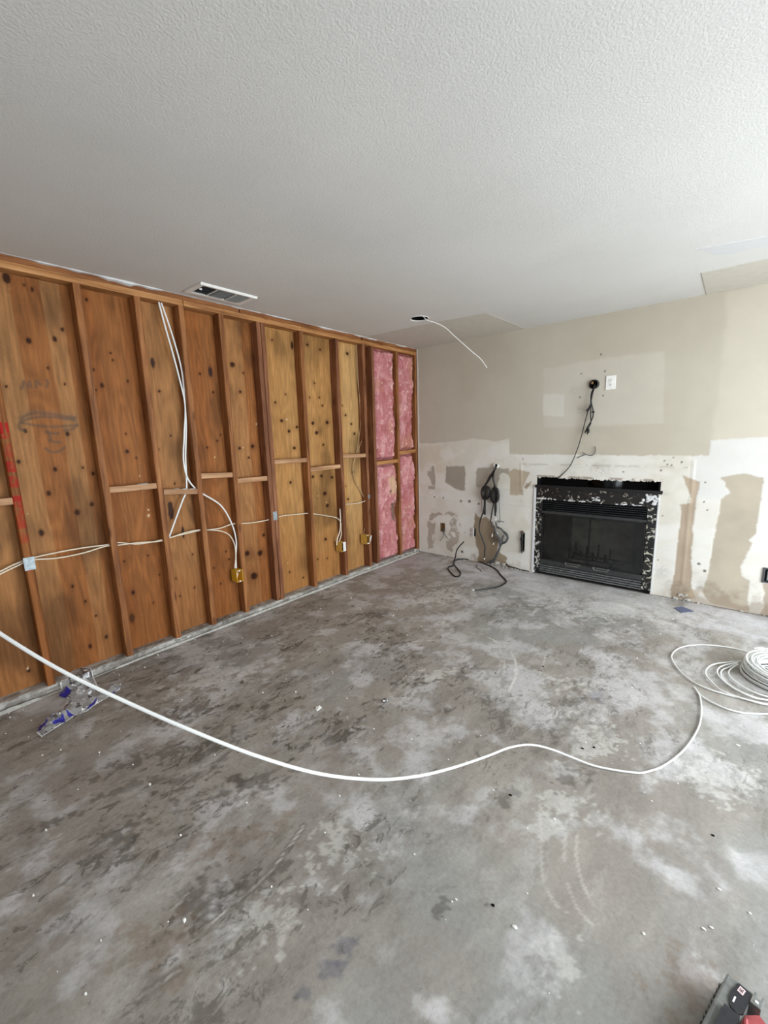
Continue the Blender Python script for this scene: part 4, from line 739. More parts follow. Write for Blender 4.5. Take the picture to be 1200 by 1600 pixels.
for x0, x1, z0, z1 in ((0.0, FX0 - 0.005, -0.02, H), (FX1 + 0.02, 4.21, -0.02, H), (FX0 - 0.005, FX1 + 0.02, FZ1 + 0.02, H)):
    mb.box(x0, x1, 0.075, 0.15, z0, z1)
mb.box(0.0005, 0.006, 0.0006, 0.075, 0.0, H); mb.box(4.2, 5.2, 0.0, 0.15, -0.02, H); mb.box(-0.26, 0.0, 0.101, 0.16, -0.02, H + .1)
# the returns of the drywall around the fireplace opening
mb.box(FX0 - 0.012, FX0, 0.001, 0.075, 0.0, FZ1 + 0.01); mb.box(FX1 + 0.013, FX1 + 0.025, 0.001, 0.075, 0.0, FZ1 + 0.01); mb.box(FX0, FX1 + 0.02, 0.004, 0.075, FZ1 + 0.017, FZ1 + 0.022)
mb.build('backing_board', M_WALLP, wall_back)
# white metal edge beads left standing on both sides of the fireplace
mb = MB(); mb.box(1.445, 1.468, -0.010, 0.0015, 0.0, 0.905, 0.002); mb.build('edge_bead', M_SEAM, wall_back)
mb = MB(); mb.box(2.516, 2.528, -0.006, 0.0015, 0.02, 0.885, 0.002); mb.build('edge_bead', M_SEAM, wall_back)
# broken plaster and dust along the foot of the wall
mb = MB(); rr = np.random.RandomState(11)
for k in range(70):
    x = rr.choice([rr.uniform(0.02, 0.75), rr.uniform(0.85, 1.45), rr.uniform(2.54, 3.5)])
    mb.lump((x, -0.004 - 0.03 * rr.rand() ** 2, 0.002), 0.004 + 0.012 * rr.rand(), 0.004 + 0.008 * rr.rand(), 0.003 + 0.006 * rr.rand(), k, 1)
o = mb.build('broken_plaster', M_PLASTER, wall_back, smooth=True); o['kind'] = 'stuff'
mb = MB()
for k, (x, z, r_) in enumerate([(1.065, 0.03, 0.032), (1.135, 0.028, 0.026), (2.735, 0.045, 0.018), (2.775, 0.05, 0.012), (2.79, 0.012, 0.02), (2.70, 0.006, 0.022), (2.755, 0.04, 0.012)]):
    mb.lump((x, -0.006, z), r_, 0.008, r_ * 0.6, k + 3, 2, 0.9)
o = mb.build('plaster_lump', M_PLASTER, wall_back, smooth=True); o['kind'] = 'stuff'
mb = MB(); mb.tube([(1.17, -0.004, 0.035), (1.20, -0.006, 0.016), (1.26, -0.004, 0.014), (1.33, -0.005, 0.005), (1.42, -0.003, 0.004)], lambda t_: 0.007 - 0.004 * t_, 6); mb.build('base_crack', M_DARK, wall_back)

# ------------------------------------------------------------------ walls outside the frame, with the openings the light comes from
wr = MB()
for y0, y1, z0, z1 in ((-7.4, -4.6, -0.02, H), (-3.2, -2.9, -0.02, H), (-4.6, -3.2, -0.02, 0.95), (-4.6, -3.2, 2.1, H), (-0.6, 0.15, -0.02, H), (-2.9, -0.6, 2.10, H), (-2.9, -0.6, -0.02, 0.02)): wr.box(5.0, 5.12, y0, y1, z0, z1)
wall_right = wr.build('wall_right', M_WALLP); tag(wall_right, kind='structure')
wf = MB()
for x0, x1, z0, z1 in ((-0.26, 1.0, -0.02, H), (4.2, 5.12, -0.02, H), (1.0, 4.2, 2.2, H), (1.0, 4.2, -0.02, 0.3)): wf.box(x0, x1, -7.32, -7.2, z0, z1)
wall_front = wf.build('wall_front', M_WALLP); tag(wall_front, kind='structure')
def opening(name, M, w, h, n):
    fr = MB(); t_ = 0.05
    for k in range(n):
        a = -w / 2 + k * w / n; b = a + w / n
        for q in ((a, a + t_, 0, h), (b - t_, b, 0, h), (a + t_, b - t_, 0, t_), (a + t_, b - t_, h - t_, h)): fr.box(q[0], q[1], -0.03, 0.03, q[2], q[3], 0.003, M)
    o = fr.build(name, M_ALU); tag(o, kind='structure'); return o
opening('door_1', Matrix.Translation((5.06, -1.75, 0.02)) @ Matrix.Rotation(math.pi / 2, 4, 'Z'), 2.3, 2.08, 2)
opening('window_2', Matrix.Translation((5.06, -3.9, 0.95)) @ Matrix.Rotation(math.pi / 2, 4, 'Z'), 1.4, 1.15, 2)
opening('added_window', Matrix.Translation((2.6, -7.26, 0.3)), 3.2, 1.9, 3)  # added window behind the camera, unseen, lets in the fill

# ------------------------------------------------------------------ fireplace
fp = empty('fireplace', (1.99, 0.0, 0.0)); tag(fp, 'black metal fireplace with glass doors, spattered with plaster, set in the patched wall', 'fireplace')
FO = (1.99, 0, 0)
def fpart(mb, name, mat, parent=None, smooth=False, label=None):
    o = mb.build(name, mat, parent or fp, smooth, off=FO)
    o.location = (0, 0, 0)
    if label: o['label'] = label
    return o
# firebox: five refractory panels
mb = MB(); bx0, bx1, tx0, tx1, bz0, bz1, dp = 1.55, 2.43, 1.70, 2.28, 0.14, 0.66, 0.46
mb.add([(tx0, dp, bz0), (tx1, dp, bz0), (tx1, dp, bz1), (tx0, dp, bz1)], [(0, 1, 2, 3)]); fpart(mb, 'back_panel', M_BRICK)
mb = MB(); mb.add([(bx0, 0.03, bz0), (tx0, dp, bz0), (tx0, dp, bz1), (bx0, 0.03, bz1)], [(0, 1, 2, 3)]); fpart(mb, 'side_panel', M_BRICKD)
mb = MB(); mb.add([(bx1, 0.03, bz0), (tx1, dp, bz0), (tx1, dp, bz1), (bx1, 0.03, bz1)], [(3, 2, 1, 0)]); fpart(mb, 'side_panel', M_BRICKD)
mb = MB(); mb.add([(bx0, 0.03, bz0), (bx1, 0.03, bz0), (tx1, dp, bz0), (tx0, dp, bz0)], [(0, 1, 2, 3)])
fpart(mb, 'hearth_floor', M_BRICK)
mb = MB(); mb.add([(bx0, 0.03, bz1), (bx1, 0.03, bz1), (tx1, dp, bz1), (tx0, dp, bz1)], [(3, 2, 1, 0)]); fpart(mb, 'smoke_shelf', M_BRICKD)
mb = MB(); mb.box(1.475, 2.51, 0.47, 0.50, 0.0, 1.0); mb.box(1.472, 1.478, 0.03, 0.5, 0.0, 1.0); mb.box(2.508, 2.514, 0.03, 0.5, 0.0, 1.0); mb.box(1.475, 2.51, 0.03, 0.5, 0.0, 0.02)
for x0, x1 in ((1.478, 1.548), (2.432, 2.508)): mb.box(x0, x1, 0.03, 0.05, 0.02, 0.90)
mb.box(1.478, 2.51, 0.03, 0.05, 0.665, 0.90); mb.box(1.478, 2.51, 0.03, 0.05, 0.02, 0.135)
fpart(mb, 'casing', M_SOOT)
# grate with upright bars, ashes
mb = MB()
for k in range(4):
    x = 1.78 + 0.11 * k
    mb.tube([(x, 0.34, 0.30 - 0.03 * (k % 2)), (x, 0.32, 0.19), (x, 0.14, 0.18), (x, 0.11, 0.27)], 0.009, 6)
for y_ in (0.30, 0.16): mb.box(1.77, 2.19, y_ - 0.008, y_ + 0.008, 0.165, 0.18)
for x in (1.80, 2.16):
    for y_ in (0.30, 0.16): mb.box(x - 0.008, x + 0.008, y_ - 0.008, y_ + 0.008, 0.14, 0.17)
fpart(mb, 'grate', M_SOOT)
mb = MB()
for k in range(14): mb.lump((1.72 + 0.55 * rr.rand(), 0.12 + 0.28 * rr.rand(), 0.15), 0.05 + 0.03 * rr.rand(), 0.04, 0.012 + 0.02 * rr.rand(), k, 2)
o = fpart(mb, 'ash', M_BRICK, smooth=True); o['kind'] = 'stuff'
# void above the flange: a dark pocket with the shiny duct behind it
mb = MB(); mb.box(1.472, 2.525, 0.10, 0.11, 0.90, 1.03); mb.box(1.466, 1.472, 0.004, 0.11, 0.90, 1.03); mb.box(2.525, 2.53, 0.004, 0.11, 0.90, 1.03); mb.box(1.472, 2.525, 0.02, 0.11, 0.895, 0.90)
fpart(mb, 'header_pocket', M_DARK)
mb = MB(); mb.lathe([(0.20, 0.0), (0.20, 0.12)], 40, Matrix.Translation((2.08, 0.235, 0.90))); fpart(mb, 'duct', M_GLOSSBLACK, smooth=True)
mb = MB(); mb.box(1.462, 2.545, -0.022, 0.03, 0.905, 0.925, 0.003); mb.box(1.462, 2.545, -0.026, -0.02, 0.898, 0.926, 0.002); fpart(mb, 'flange', M_SOOT)
mb = MB(); mb.box(1.468, 2.512, -0.004, 0.012, 0.776, 0.905, 0.002); fpart(mb, 'upper_panel', M_PANEL, label='upper panel flecked with plaster')
mb = MB()
for k in range(26): mb.lump((2.462 + 0.036 * rr.randn() * 0.9, -0.008, 0.845 + 0.022 * rr.randn()), 0.010 + 0.012 * rr.rand(), 0.006, 0.008 + 0.01 * rr.rand(), k, 1)
for k in range(6): mb.lump((1.482 + 0.006 * k, -0.006, 0.786 + 0.004 * rr.rand()), 0.009, 0.005, 0.006, k, 1)
for k in range(46):
    x = rr.choice([rr.uniform(1.50, 1.60), rr.uniform(1.56, 1.98), rr.uniform(2.0, 2.06), rr.uniform(2.18, 2.40)])
    mb.lump((x, -0.006, 0.784 + 0.012 * rr.rand() ** 2 + (0.05 * rr.rand() if 1.93 < x < 2.06 else 0)), 0.006 + 0.014 * rr.rand(), 0.004, 0.003 + 0.004 * rr.rand(), k, 1, 0.9)
o = fpart(mb, 'plaster_splat', M_SEAM, smooth=True); o['kind'] = 'stuff'
for x0, x1 in ((1.468, 1.530), (2.445, 2.516)):
    mb = MB(); mb.box(x0, x1, -0.003, 0.012, 0.03, 0.778, 0.002); fpart(mb, 'side_strip', M_STRIP, label='side strip crusted with old plaster')
for nm, z0, z1, n in (('louver', 0.676, 0.774, 5), ('louver', 0.020, 0.108, 4)):
    for k in range(n):
        z = z0 + (k + 0.5) * (z1 - z0) / n; hh = (z1 - z0) / n
        k2 = 1.0 if z0 > 0.4 else 0.5
        mb = MB(); mb.prism([(-0.010, z - hh * 0.30 * k2), (-0.006, z - hh * 0.34 * k2), (0.022, z + hh * 0.20 * k2), (0.018, z + hh * 0.34 * k2), (-0.010, z - hh * 0.02 * k2)], 1.531, 2.444, 'x')
        fpart(mb, nm, M_LOUV if z0 > 0.4 else M_LOUVW)
mb = MB(); mb.box(1.531, 2.444, -0.008, 0.02, 0.640, 0.666, 0.002); fpart(mb, 'top_rail', M_RAIL)
mb = MB(); mb.box(1.531, 2.444, -0.008, 0.02, 0.112, 0.160, 0.002); fpart(mb, 'bottom_rail', M_RAIL)
t = NT('smoked_glass')
tr = t.n('ShaderNodeBsdfTransparent'); tr.inputs['Color'].default_value = (0.80, 0.81, 0.80, 1)
gl = t.n('ShaderNodeBsdfGlossy'); gl.inputs['Roughness'].default_value = 0.12; gl.inputs['Color'].default_value = (0.85, 0.87, 0.9, 1)
df = t.n('ShaderNodeBsdfDiffuse'); df.inputs['Color'].default_value = lin4((70, 72, 74))
n_ = t.noise(t.coords((1, 1, 0.4)), 4, 4); fr_ = t.n('ShaderNodeFresnel'); fr_.inputs['IOR'].default_value = 1.45
m1 = t.n('ShaderNodeMixShader'); t.l(t.ramp(n_, [(0.35, g(0.03)), (0.7, g(0.12))]), m1.inputs[0]); t.l(tr.outputs[0], m1.inputs[1]); t.l(df.outputs[0], m1.inputs[2])
m2 = t.n('ShaderNodeMixShader'); t.l(fr_.outputs[0], m2.inputs[0]); t.l(m1.outputs[0], m2.inputs[1]); t.l(gl.outputs[0], m2.inputs[2])
t.l(m2.outputs[0], t.t.nodes['Material Output'].inputs['Surface']); M_GLASS = t.m
for x0, x1, hx_ in ((1.534, 1.986, 1.857), (1.989, 2.441, 2.111)):
    mb = MB(); w_ = 0.016
    lw_, rw_ = (w_, 0.004) if x0 < 1.9 else (0.004, w_)
    for a, b, c_, d_ in ((x0, x0 + lw_, 0.162, 0.638), (x1 - rw_, x1, 0.162, 0.638), (x0, x1, 0.162, 0.176), (x0, x1, 0.624, 0.638)): mb.box(a, b, -0.004, 0.012, c_, d_, 0.0015)
    dr_ = fpart(mb, 'glass_door', M_SOOT)
    mb = MB(); mb.box(x0 + lw_, x1 - rw_, 0.001, 0.006, 0.176, 0.624)
    p_ = mb.build('pane', M_GLASS, dr_, off=FO); p_.location = (0, 0, 0)
    mb = MB(); a = 0.068
    mb.tube([(hx_ - a, -0.008, 0.166), (hx_ - a + .002, -0.03, 0.166), (hx_ + a - .002, -0.03, 0.166), (hx_ + a, -0.008, 0.166)], 0.0035, 6, smooth=False)
    mb.tube([(hx_ - a, -0.03, 0.166), (hx_ - a + 0.012, -0.036, 0.146), (hx_ + a - 0.012, -0.036, 0.146), (hx_ + a, -0.03, 0.166)], 0.0035, 6, smooth=False)
    h_ = mb.build('handle', M_CHROME, dr_, off=FO); h_.location = (0, 0, 0); h_['label'] = 'worn metal loop handle'

M_VANE = plain('grey_vane', (150, 150, 146), 0.5, var=0.05)
M_TANK = plain('brown_rust', (84, 70, 60), 0.7, var=0.25, scale=40)

def bundle(name, label, cat, cables, radii, mat):
    o = empty(name, cables[0][1]); tag(o, label, cat)
    L0 = tuple(o.location)
    for P, r_ in zip(cables, radii):
        mb = MB(); mb.tube(P, r_, 8); mb.build('cable', mat, o, smooth=True, off=L0).location = (0, 0, 0)
    return o

# ------------------------------------------------------------------ ceiling fittings
vent = empty('ceiling_vent', (0.207, -2.555, H)); tag(vent, 'white ceiling air vent with dark slots beside the exposed stud wall', 'vent')
# local frame: u along the wall (y), w away from it (x)
mb = MB(); vx0, vx1, vy0, vy1 = -0.115, 0.115, -0.205, 0.205
for a, b, c_, d_ in ((vx0, vx0 + 0.034, vy0, vy1), (vx1 - 0.034, vx1, vy0, vy1), (vx0 + 0.034, vx1 - 0.034, vy0, vy0 + 0.034), (vx0 + 0.034, vx1 - 0.034, vy1 - 0.034, vy1)): mb.box(a, b, c_, d_, -0.010, 0.0, 0.002)
mb.prism([(vx1 - 0.002, -0.001), (vx1 + 0.006, -0.001), (vx1 - 0.004, -0.014), (vx1 - 0.012, -0.014)], vy0, vy1, 'y')
for y in (-0.0675, 0.0675): mb.box(vx0 + 0.034, vx1 - 0.034, y - 0.004, y + 0.004, -0.010, -0.003)
mb.build('frame', M_ALU, vent)
mb = MB(); mb.box(vx0 + 0.03, vx1 - 0.03, vy0 + 0.03, vy1 - 0.03, -0.0012, -0.0004); mb.build('dark_opening', M_DARK, vent)
for s_ in range(3):
    c0 = -0.171 + 0.114 * s_ + 0.002
    for k in range(9):
        x = vx0 + 0.037 + 0.0175 * k
        mb = MB(); mb.box(-0.0075, 0.0075, c0 + 0.002, c0 + 0.104, -0.0006, 0.0006, M=Matrix.Translation((x, 0, -0.006)) @ Matrix.Rotation((0.36, 0.62, 0.95)[s_], 4, 'Y'))
        mb.build('slat', (M_SOOT, M_VANE, M_VANE)[s_], vent)
mb = MB(); mb.box(0.02, 0.026, vy0 + 0.036, vy0 + 0.052, -0.016, -0.006); mb.build('lever', M_ALU, vent)

can = empty('recessed_light_can', (0.79, -1.05, H)); tag(can, 'empty round recessed light opening with a white rim in the ceiling', 'light fitting')
mb = MB(); mb.lathe([(0.074, 0.10), (0.074, -0.001), (0.084, -0.003), (0.085, 0.0), (0.078, 0.001)], 36); mb.build('rim', M_ALU, can, smooth=True)
mb = MB(); mb.lathe([(0.0735, 0.0), (0.0735, 0.16), (0.001, 0.16)], 36, Matrix.Translation((0, 0, 0.004))); mb.build('housing', M_DARK, can, smooth=True)
mb = MB(); mb.tube(CEIL_CABLE, 0.0036, 8); tag(mb.build('light_cable', M_NM, smooth=True), 'white cable hanging out of the round hole in the ceiling', 'cable')

# ------------------------------------------------------------------ cables in the stud bays
LB = ['long white cable run through the drilled studs at knee height', 'second white cable of the low run, turning down into the yellow box', 'white cable dropping from the top plate and curving over to the yellow box', 'white cable dropping from the top plate that doubles back below the blocking', 'white cable turning down into the tan box nearest the double stud side', 'short white cable end poking up above the tan box with the upright white plate', 'short white cable crossing the last plywood bay before the pink batts', 'thin pale cable down the last plywood bay to the box with the tilted plate', 'thin grey-white cable hugging the stud left of the pink batts']
for k, P in enumerate(WALL_CABLES):
    mb = MB(); mb.tube(P, 0.0058 if k < 7 else 0.0028, 8, flat=0.75)
    tag(mb.build('wall_cable', M_NM if k in (2, 3) else M_NMOLD if k < 7 else M_NMTHIN, smooth=True), LB[k], 'cable', 'white cables in the stud wall')

# ------------------------------------------------------------------ outlet boxes nailed to the studs
def outlet_box(y1, zc, label, mat, plate=None):
    """y1: face of the stud that carries the box"""
    o = empty('outlet_box', (0.0, y1 - 0.03, zc)); tag(o, label, 'electrical box', 'electrical boxes on the studs')
    w, h, d, t_ = 0.056, 0.098, 0.070, 0.003
    mb = MB()
    mb.box(-d, 0.012, -w / 2, -w / 2 + t_, -h / 2, h / 2); mb.box(-d, 0.012, w / 2 - t_, w / 2, -h / 2, h / 2)
    mb.box(-d, 0.012, -w / 2 + t_, w / 2 - t_, -h / 2, -h / 2 + t_); mb.box(-d, 0.006, -w / 2 + t_, w / 2 - t_, h / 2 - t_, h / 2); mb.box(-d, -d + t_, -w / 2 + t_, w / 2 - t_, -h / 2 + t_, h / 2 - t_)
    mb.build('shell', mat, o)
    for a in (-1, 1):
        mb = MB(); mb.box(0.002, 0.014, -0.006, 0.006, a * (h / 2 - 0.006) - 0.005, a * (h / 2 - 0.006) + 0.005, 0.001); mb.build('mounting_ear', M_WHITE, o)
    mb = MB()
    for k in range(3): mb.tube([(-0.05, -0.012 + 0.012 * k, h / 2 - 0.01), (-0.03, -0.010 + 0.01 * k, 0.01), (-0.045, 0.0, -0.02 - 0.008 * k)], 0.003, 6)
    mb.build('wire', M_NMOLD, o, smooth=True)
    if plate == 'upright':
        mb = MB(); mb.box(0.012, 0.018, -0.006, 0.030, -0.048, 0.048, 0.002); mb.box(0.018, 0.024, 0.002, 0.022, -0.032, 0.032, 0.002)
        p = mb.build('white_plate', M_WHITE, o); p['label'] = 'white device plate standing half off the box'
    if plate == 'tilted':
        mb = MB(); mb.box(-0.004, 0.004, -0.024, 0.024, -0.036, 0.036, 0.002)
        p = mb.build('white_plate', M_WHITE, o); p.location = (0.030, 0.020, 0.006); p.rotation_euler = (0.6, 0.25, 0.5); p['label'] = 'white plate hanging crooked from the box'
        mb = MB(); mb.box(0.012, 0.02, -0.016, 0.016, -0.048, -0.038, 0.002); mb.build('bracket', M_WHITE, o)
    return o
outlet_box(-2.473, 0.368, 'bright yellow electrical box on a stud left of the double stud', M_YELLOW)
outlet_box(-1.304, 0.352, 'tan electrical box with an upright white plate, second box from the pink batts', M_TAN, 'upright')
outlet_box(-0.932, 0.352, 'tan electrical box with a crooked white plate, nearest the pink batts', M_TAN, 'tilted')

# ------------------------------------------------------------------ high outlet and cable hole over the fireplace
(ox0, oz1), (ox1, oz0) = OUTLET
ocx, ocz = (ox0 + ox1) / 2, (oz0 + oz1) / 2
op = empty('wall_outlet', (ocx, 0, ocz)); tag(op, 'white double outlet plate high on the wall beside the black cable hole', 'outlet')
w, h = max(0.07, ox1 - ox0), max(0.115, oz1 - oz0)
mb = MB(); mb.box(-w / 2, w / 2, -0.007, 0.0, -h / 2, h / 2, 0.0025); mb.build('cover_plate', M_WHITE, op)
for s_ in (-1, 1):
    mb = MB(); mb.prism([(0.0155 * math.cos(a) * (1.05), s_ * 0.0195 + 0.0145 * max(-0.85, min(0.85, math.sin(a)))) for a in [2 * math.pi * k / 20 for k in range(20)]], -0.0095, -0.006, 'y')
    rc = mb.build('receptacle', M_ALU, op)
    mb = MB()
    for dx in (-0.0055, 0.0055): mb.box(dx - 0.0011, dx + 0.0011, -0.0099, -0.009, s_ * 0.0195 - 0.002, s_ * 0.0195 + 0.006)
    mb.box(-0.002, 0.002, -0.0099, -0.009, s_ * 0.0195 - 0.010, s_ * 0.0195 - 0.006); mb.build('slot', M_DARK, rc)
mb = MB(); mb.lathe([(0.0, 0.0012), (0.0025, 0.0008), (0.003, 0.0)], 12, Matrix.Translation((0, -0.007, 0)) @ Matrix.Rotation(math.pi / 2, 4, 'X')); mb.build('screw', M_STEEL, op)

gr = empty('cable_sleeve', (_tx, 0, _tz)); tag(gr, 'round black sleeve in the wall above the fireplace with cables spilling out', 'sleeve')
RX = Matrix.Rotation(math.pi / 2, 4, 'X')
mb = MB(); mb.lathe([(0.030, -0.05), (0.030, 0.016), (0.033, 0.021), (0.039, 0.018), (0.041, 0.004), (0.041, -0.001)], 28, RX); mb.build('ring', M_BLACK, gr, smooth=True)
mb = MB(); mb.lump((-0.014, -0.014, 0.012), 0.012, 0.006, 0.012, 2, 2); mb.build('foam', M_TANOLD, gr, smooth=True)
o = bundle('cable_bundle', 'black cables tied together hanging from the high sleeve above the fireplace', 'cable bundle', TV_CABLES, (0.0042, 0.0052, 0.0052, 0.0052), M_BLACK)
L0 = tuple(o.location)
for P in TV_CABLES[1:]:
    mb = MB(); e = P[-1]; b_ = P[-2]; d_ = (Vector(e) - Vector(b_)).normalized()
    mb.tube([Vector(e) - d_ * 0.005, Vector(e) + d_ * 0.018], 0.0065, 8, smooth=False)
    mb.tube([Vector(e) - d_ * 0.03 + Vector((0.008, -0.004, 0)), Vector(e) + d_ * 0.006 + Vector((0.012, -0.004, 0))], 0.0045, 6, smooth=False)
    mb.build('plug', M_BLACK, o, off=L0).location = (0, 0, 0)
for q, r_ in ((TV_CABLES[1][5], 0.012), (TV_CABLES[0][5], 0.011)):
    mb = MB(); mb.lump(q, r_, 0.009, r_ * 0.9, 1, 2); mb.build('tape_knot', M_BLACK, o, smooth=True, off=L0).location = (0, 0, 0)
for k, P in enumerate(WALL_WIRE):
    mb = MB(); mb.tube(P, 0.0030, 6); tag(mb.build('bell_wire', M_GREYC, smooth=True), ['thin grey wire curling out of the wall just above the fireplace', 'thin grey wire end lying on the ledge of white plaster above the fireplace'][k], 'wire')

# ------------------------------------------------------------------ conduit with the bundle of black cables, left of the fireplace
cd = empty('conduit_stub', (_cx, 0, _cz)); tag(cd, 'white plastic conduit stub in the wall left of the fireplace', 'pipe')
mb = MB(); mb.lathe([(0.021, -0.06), (0.021, 0.030), (0.026, 0.030), (0.026, -0.001)], 24, RX @ Matrix.Rotation(-0.25, 4, 'X')); mb.build('pipe', M_WHITE, cd, smooth=True)
mb = MB(); mb.lathe([(0.0, 0.0), (0.0205, 0.0)], 24, Matrix.Translation((0, 0.012, 0)) @ RX); mb.build('dark_inside', M_DARK, cd)
ba = bundle('cable_bundle', 'black cables hanging in two tied loops from the conduit stub left of the fireplace', 'cable bundle', HANG_CABLES, (0.0072, 0.0085, 0.0085, 0.0085, 0.0085, 0.0085, 0.0085, 0.007), M_BLACK)
bg_ = bundle('cable_bundle', 'grey cables sagging to the floor from a ring beside the brown stain', 'cable bundle', GREY_CABLES[3:7], (0.0075, 0.008, 0.0075, 0.0085), M_GREYC)
GL = ['thin grey cable in a long loop right of the hanging coils', 'thin grey cable beside the left hanging coil', 'grey cable end over the brown stain below the coils']
for k, P in enumerate(GREY_CABLES[:3]):
    mb = MB(); mb.tube(P, (0.003, 0.0022, 0.0055)[k], 8); tag(mb.build('grey_cable', M_GREYC, smooth=True), GL[k], 'cable')
for k, q in enumerate(PLUGS):
    mb = MB(); s_ = (0.8, 0.8, 0.55, 0.7, 0.6)[k]; mb.box(-0.008 * s_, 0.008 * s_, -0.008 * s_, 0.008 * s_, -0.022 * s_, 0.014 * s_, 0.002); mb.lathe([(0.005 * s_, 0.0), (0.004 * s_, 0.02 * s_)], 10, Matrix.Translation((0, 0, 0.012 * s_)))
    par = (bg_, bg_, bg_, ba, ba)[k]
    o = mb.build('plug', M_WHITE, par); o.location = Vector(q) - par.location; o.rotation_euler = (0.1, 0.2, 0.3 * k); o['label'] = 'white plug at the end of a cable'
mb = MB(); mb.tube(FLOOR_CABLE, 0.0072, 8); fc = mb.build('floor_cable', M_BLACK, smooth=True); tag(fc, 'black cable looping over the concrete floor in front of the brown stain', 'cable')
mb = MB(); e = FLOOR_CABLE[-1]; mb.tube([e, (e[0] - 0.018, e[1] - 0.003, e[2] + 0.001)], 0.0078, 8, smooth=False); mb.build('white_tip', M_WHITE, fc)
mb = MB(); mb.tube(SHORT_WIRE, 0.0030, 6); tag(mb.build('wire_offcut', M_GREYC, smooth=True), 'short black wire offcut on the floor inside the cable loop', 'wire')
# cut-out left of the cables with its old wires
xa, za = HOLE_LEFT[0]; xb, zb = HOLE_LEFT[1]; hb = empty('old_outlet_box', ((xa + xb) / 2, 0.0, (za + zb) / 2)); tag(hb, 'open brown box in the patched wall left of the hanging cables', 'electrical box')
w, h = 0.054, 0.100
mb = MB()
for q in ((-w / 2, -w / 2 + 0.004, -h / 2, h / 2), (w / 2 - 0.004, w / 2, -h / 2, h / 2), (-w / 2, w / 2, -h / 2, -h / 2 + 0.004), (-w / 2, w / 2, h / 2 - 0.004, h / 2)): mb.box(q[0], q[1], -0.004, 0.05, q[2], q[3])
mb.box(-w / 2, 0.002, 0.02, 0.03, -h / 2, h / 2); mb.build('shell', M_TANOLD, hb)
mb = MB(); mb.box(-w / 2 + .004, w / 2 - .004, 0.045, 0.05, -h / 2, h / 2); mb.build('inside', M_DARK, hb)
for k, P in enumerate(HOLE_WIRES):
    mb = MB(); mb.tube([(P[0][0], 0.02, P[0][2] + 0.02)] + P, 0.0035, 6); tag(mb.build('old_wire', M_GREYC, smooth=True), ['thin wire hanging left out of the open brown box', 'thin wire hanging right out of the open brown box'][k], 'wire')
xa, za = TAG_BOX[0]; xb, zb = TAG_BOX[1]
tb = empty('low_voltage_box', ((xa + xb) / 2, -0.012, (za + zb) / 2)); tag(tb, 'white plate over a dark box at the left edge of the brown stain', 'electrical box')
mb = MB(); mb.box(-0.022, 0.016, -0.006, 0.004, -0.05, 0.05, 0.002); p = mb.build('white_plate', M_WHITE, tb); p.rotation_euler = (0, 0.06, -0.35)
mb = MB(); mb.box(0.010, 0.030, 0.0, 0.03, -0.045, 0.045, 0.002); mb.build('shell', M_SOOT, tb)
mb = MB(); mb.box(-0.016, -0.006, -0.016, -0.008, 0.02, 0.03, 0.001); mb.build('screw', M_STEEL, tb)
mb = MB(); mb.box(-0.010, 0.0, -0.016, -0.008, -0.03, -0.02, 0.001); mb.build('screw', M_STEEL, tb)
# gas line
gs = empty('gas_pipe', (GAS[0][0], 0, GAS[1][1])); tag(gs, 'black gas pipe standing in a slot cut in the wall left of the fireplace', 'pipe')
dz0 = GAS[0][1] - GAS[1][1]; dz2 = GAS[2][1] - GAS[1][1]
mb = MB(); mb.tube([(0.0, 0.035, dz0 + 0.01), (0.0, -0.012, dz0), (0.0, -0.018, dz0 - 0.03), (-0.002, -0.015, 0.0), (0.004, -0.012, dz2)], 0.011, 10, smooth=False); mb.build('pipe', M_SOOT, gs, smooth=True)
mb = MB(); mb.lathe([(0.0, -0.014), (0.014, -0.014), (0.017, -0.006), (0.017, 0.006), (0.014, 0.014), (0.0, 0.014)], 6, Matrix.Translation((-0.002, -0.016, 0.0))); mb.build('fitting', M_SOOT, gs)
mb = MB(); mb.lump((0.0, -0.012, dz0 - 0.002), 0.017, 0.014, 0.02, 4, 2); mb.build('cap', M_TANK, gs)
mb = MB(); mb.lathe([(0.006, 0.0), (0.011, 0.004), (0.011, 0.012), (0.006, 0.012)], 14, Matrix.Translation((0.004, -0.016, dz2 + 0.002)) @ RX); mb.build('ring', M_STEEL, gs, smooth=True)
# box cut off by the right edge of the picture
xa, za = RIGHT_BOX[0]; xb, zb = RIGHT_BOX[1]; xb = xa + 0.07; zb = za - 0.118
rb = empty('low_outlet_box', ((xa + xb) / 2, 0, (za + zb) / 2)); tag(rb, 'grey-rimmed outlet box low on the wall at the right, in white compound', 'electrical box')
w, h = xb - xa, za - zb; mb = MB()
for q in ((-w / 2, -w / 2 + 0.012, -h / 2, h / 2), (w / 2 - 0.012, w / 2, -h / 2, h / 2), (-w / 2 + 0.012, w / 2 - 0.012, -h / 2, -h / 2 + 0.012), (-w / 2 + 0.012, w / 2 - 0.012, h / 2 - 0.012, h / 2)): mb.box(q[0], q[1], -0.012, 0.0, q[2], q[3], 0.002)
mb.build('rim', M_GREYC, rb)
mb = MB(); mb.box(-w / 2 + 0.010, w / 2 - 0.010, -0.006, -0.002, -h / 2 + 0.010, h / 2 - 0.010); mb.build('inside', M_DARK, rb)
mb = MB(); mb.box(-0.010, 0.02, -0.012, -0.005, -0.038, 0.038, 0.002); mb.build('device', M_STEEL, rb)

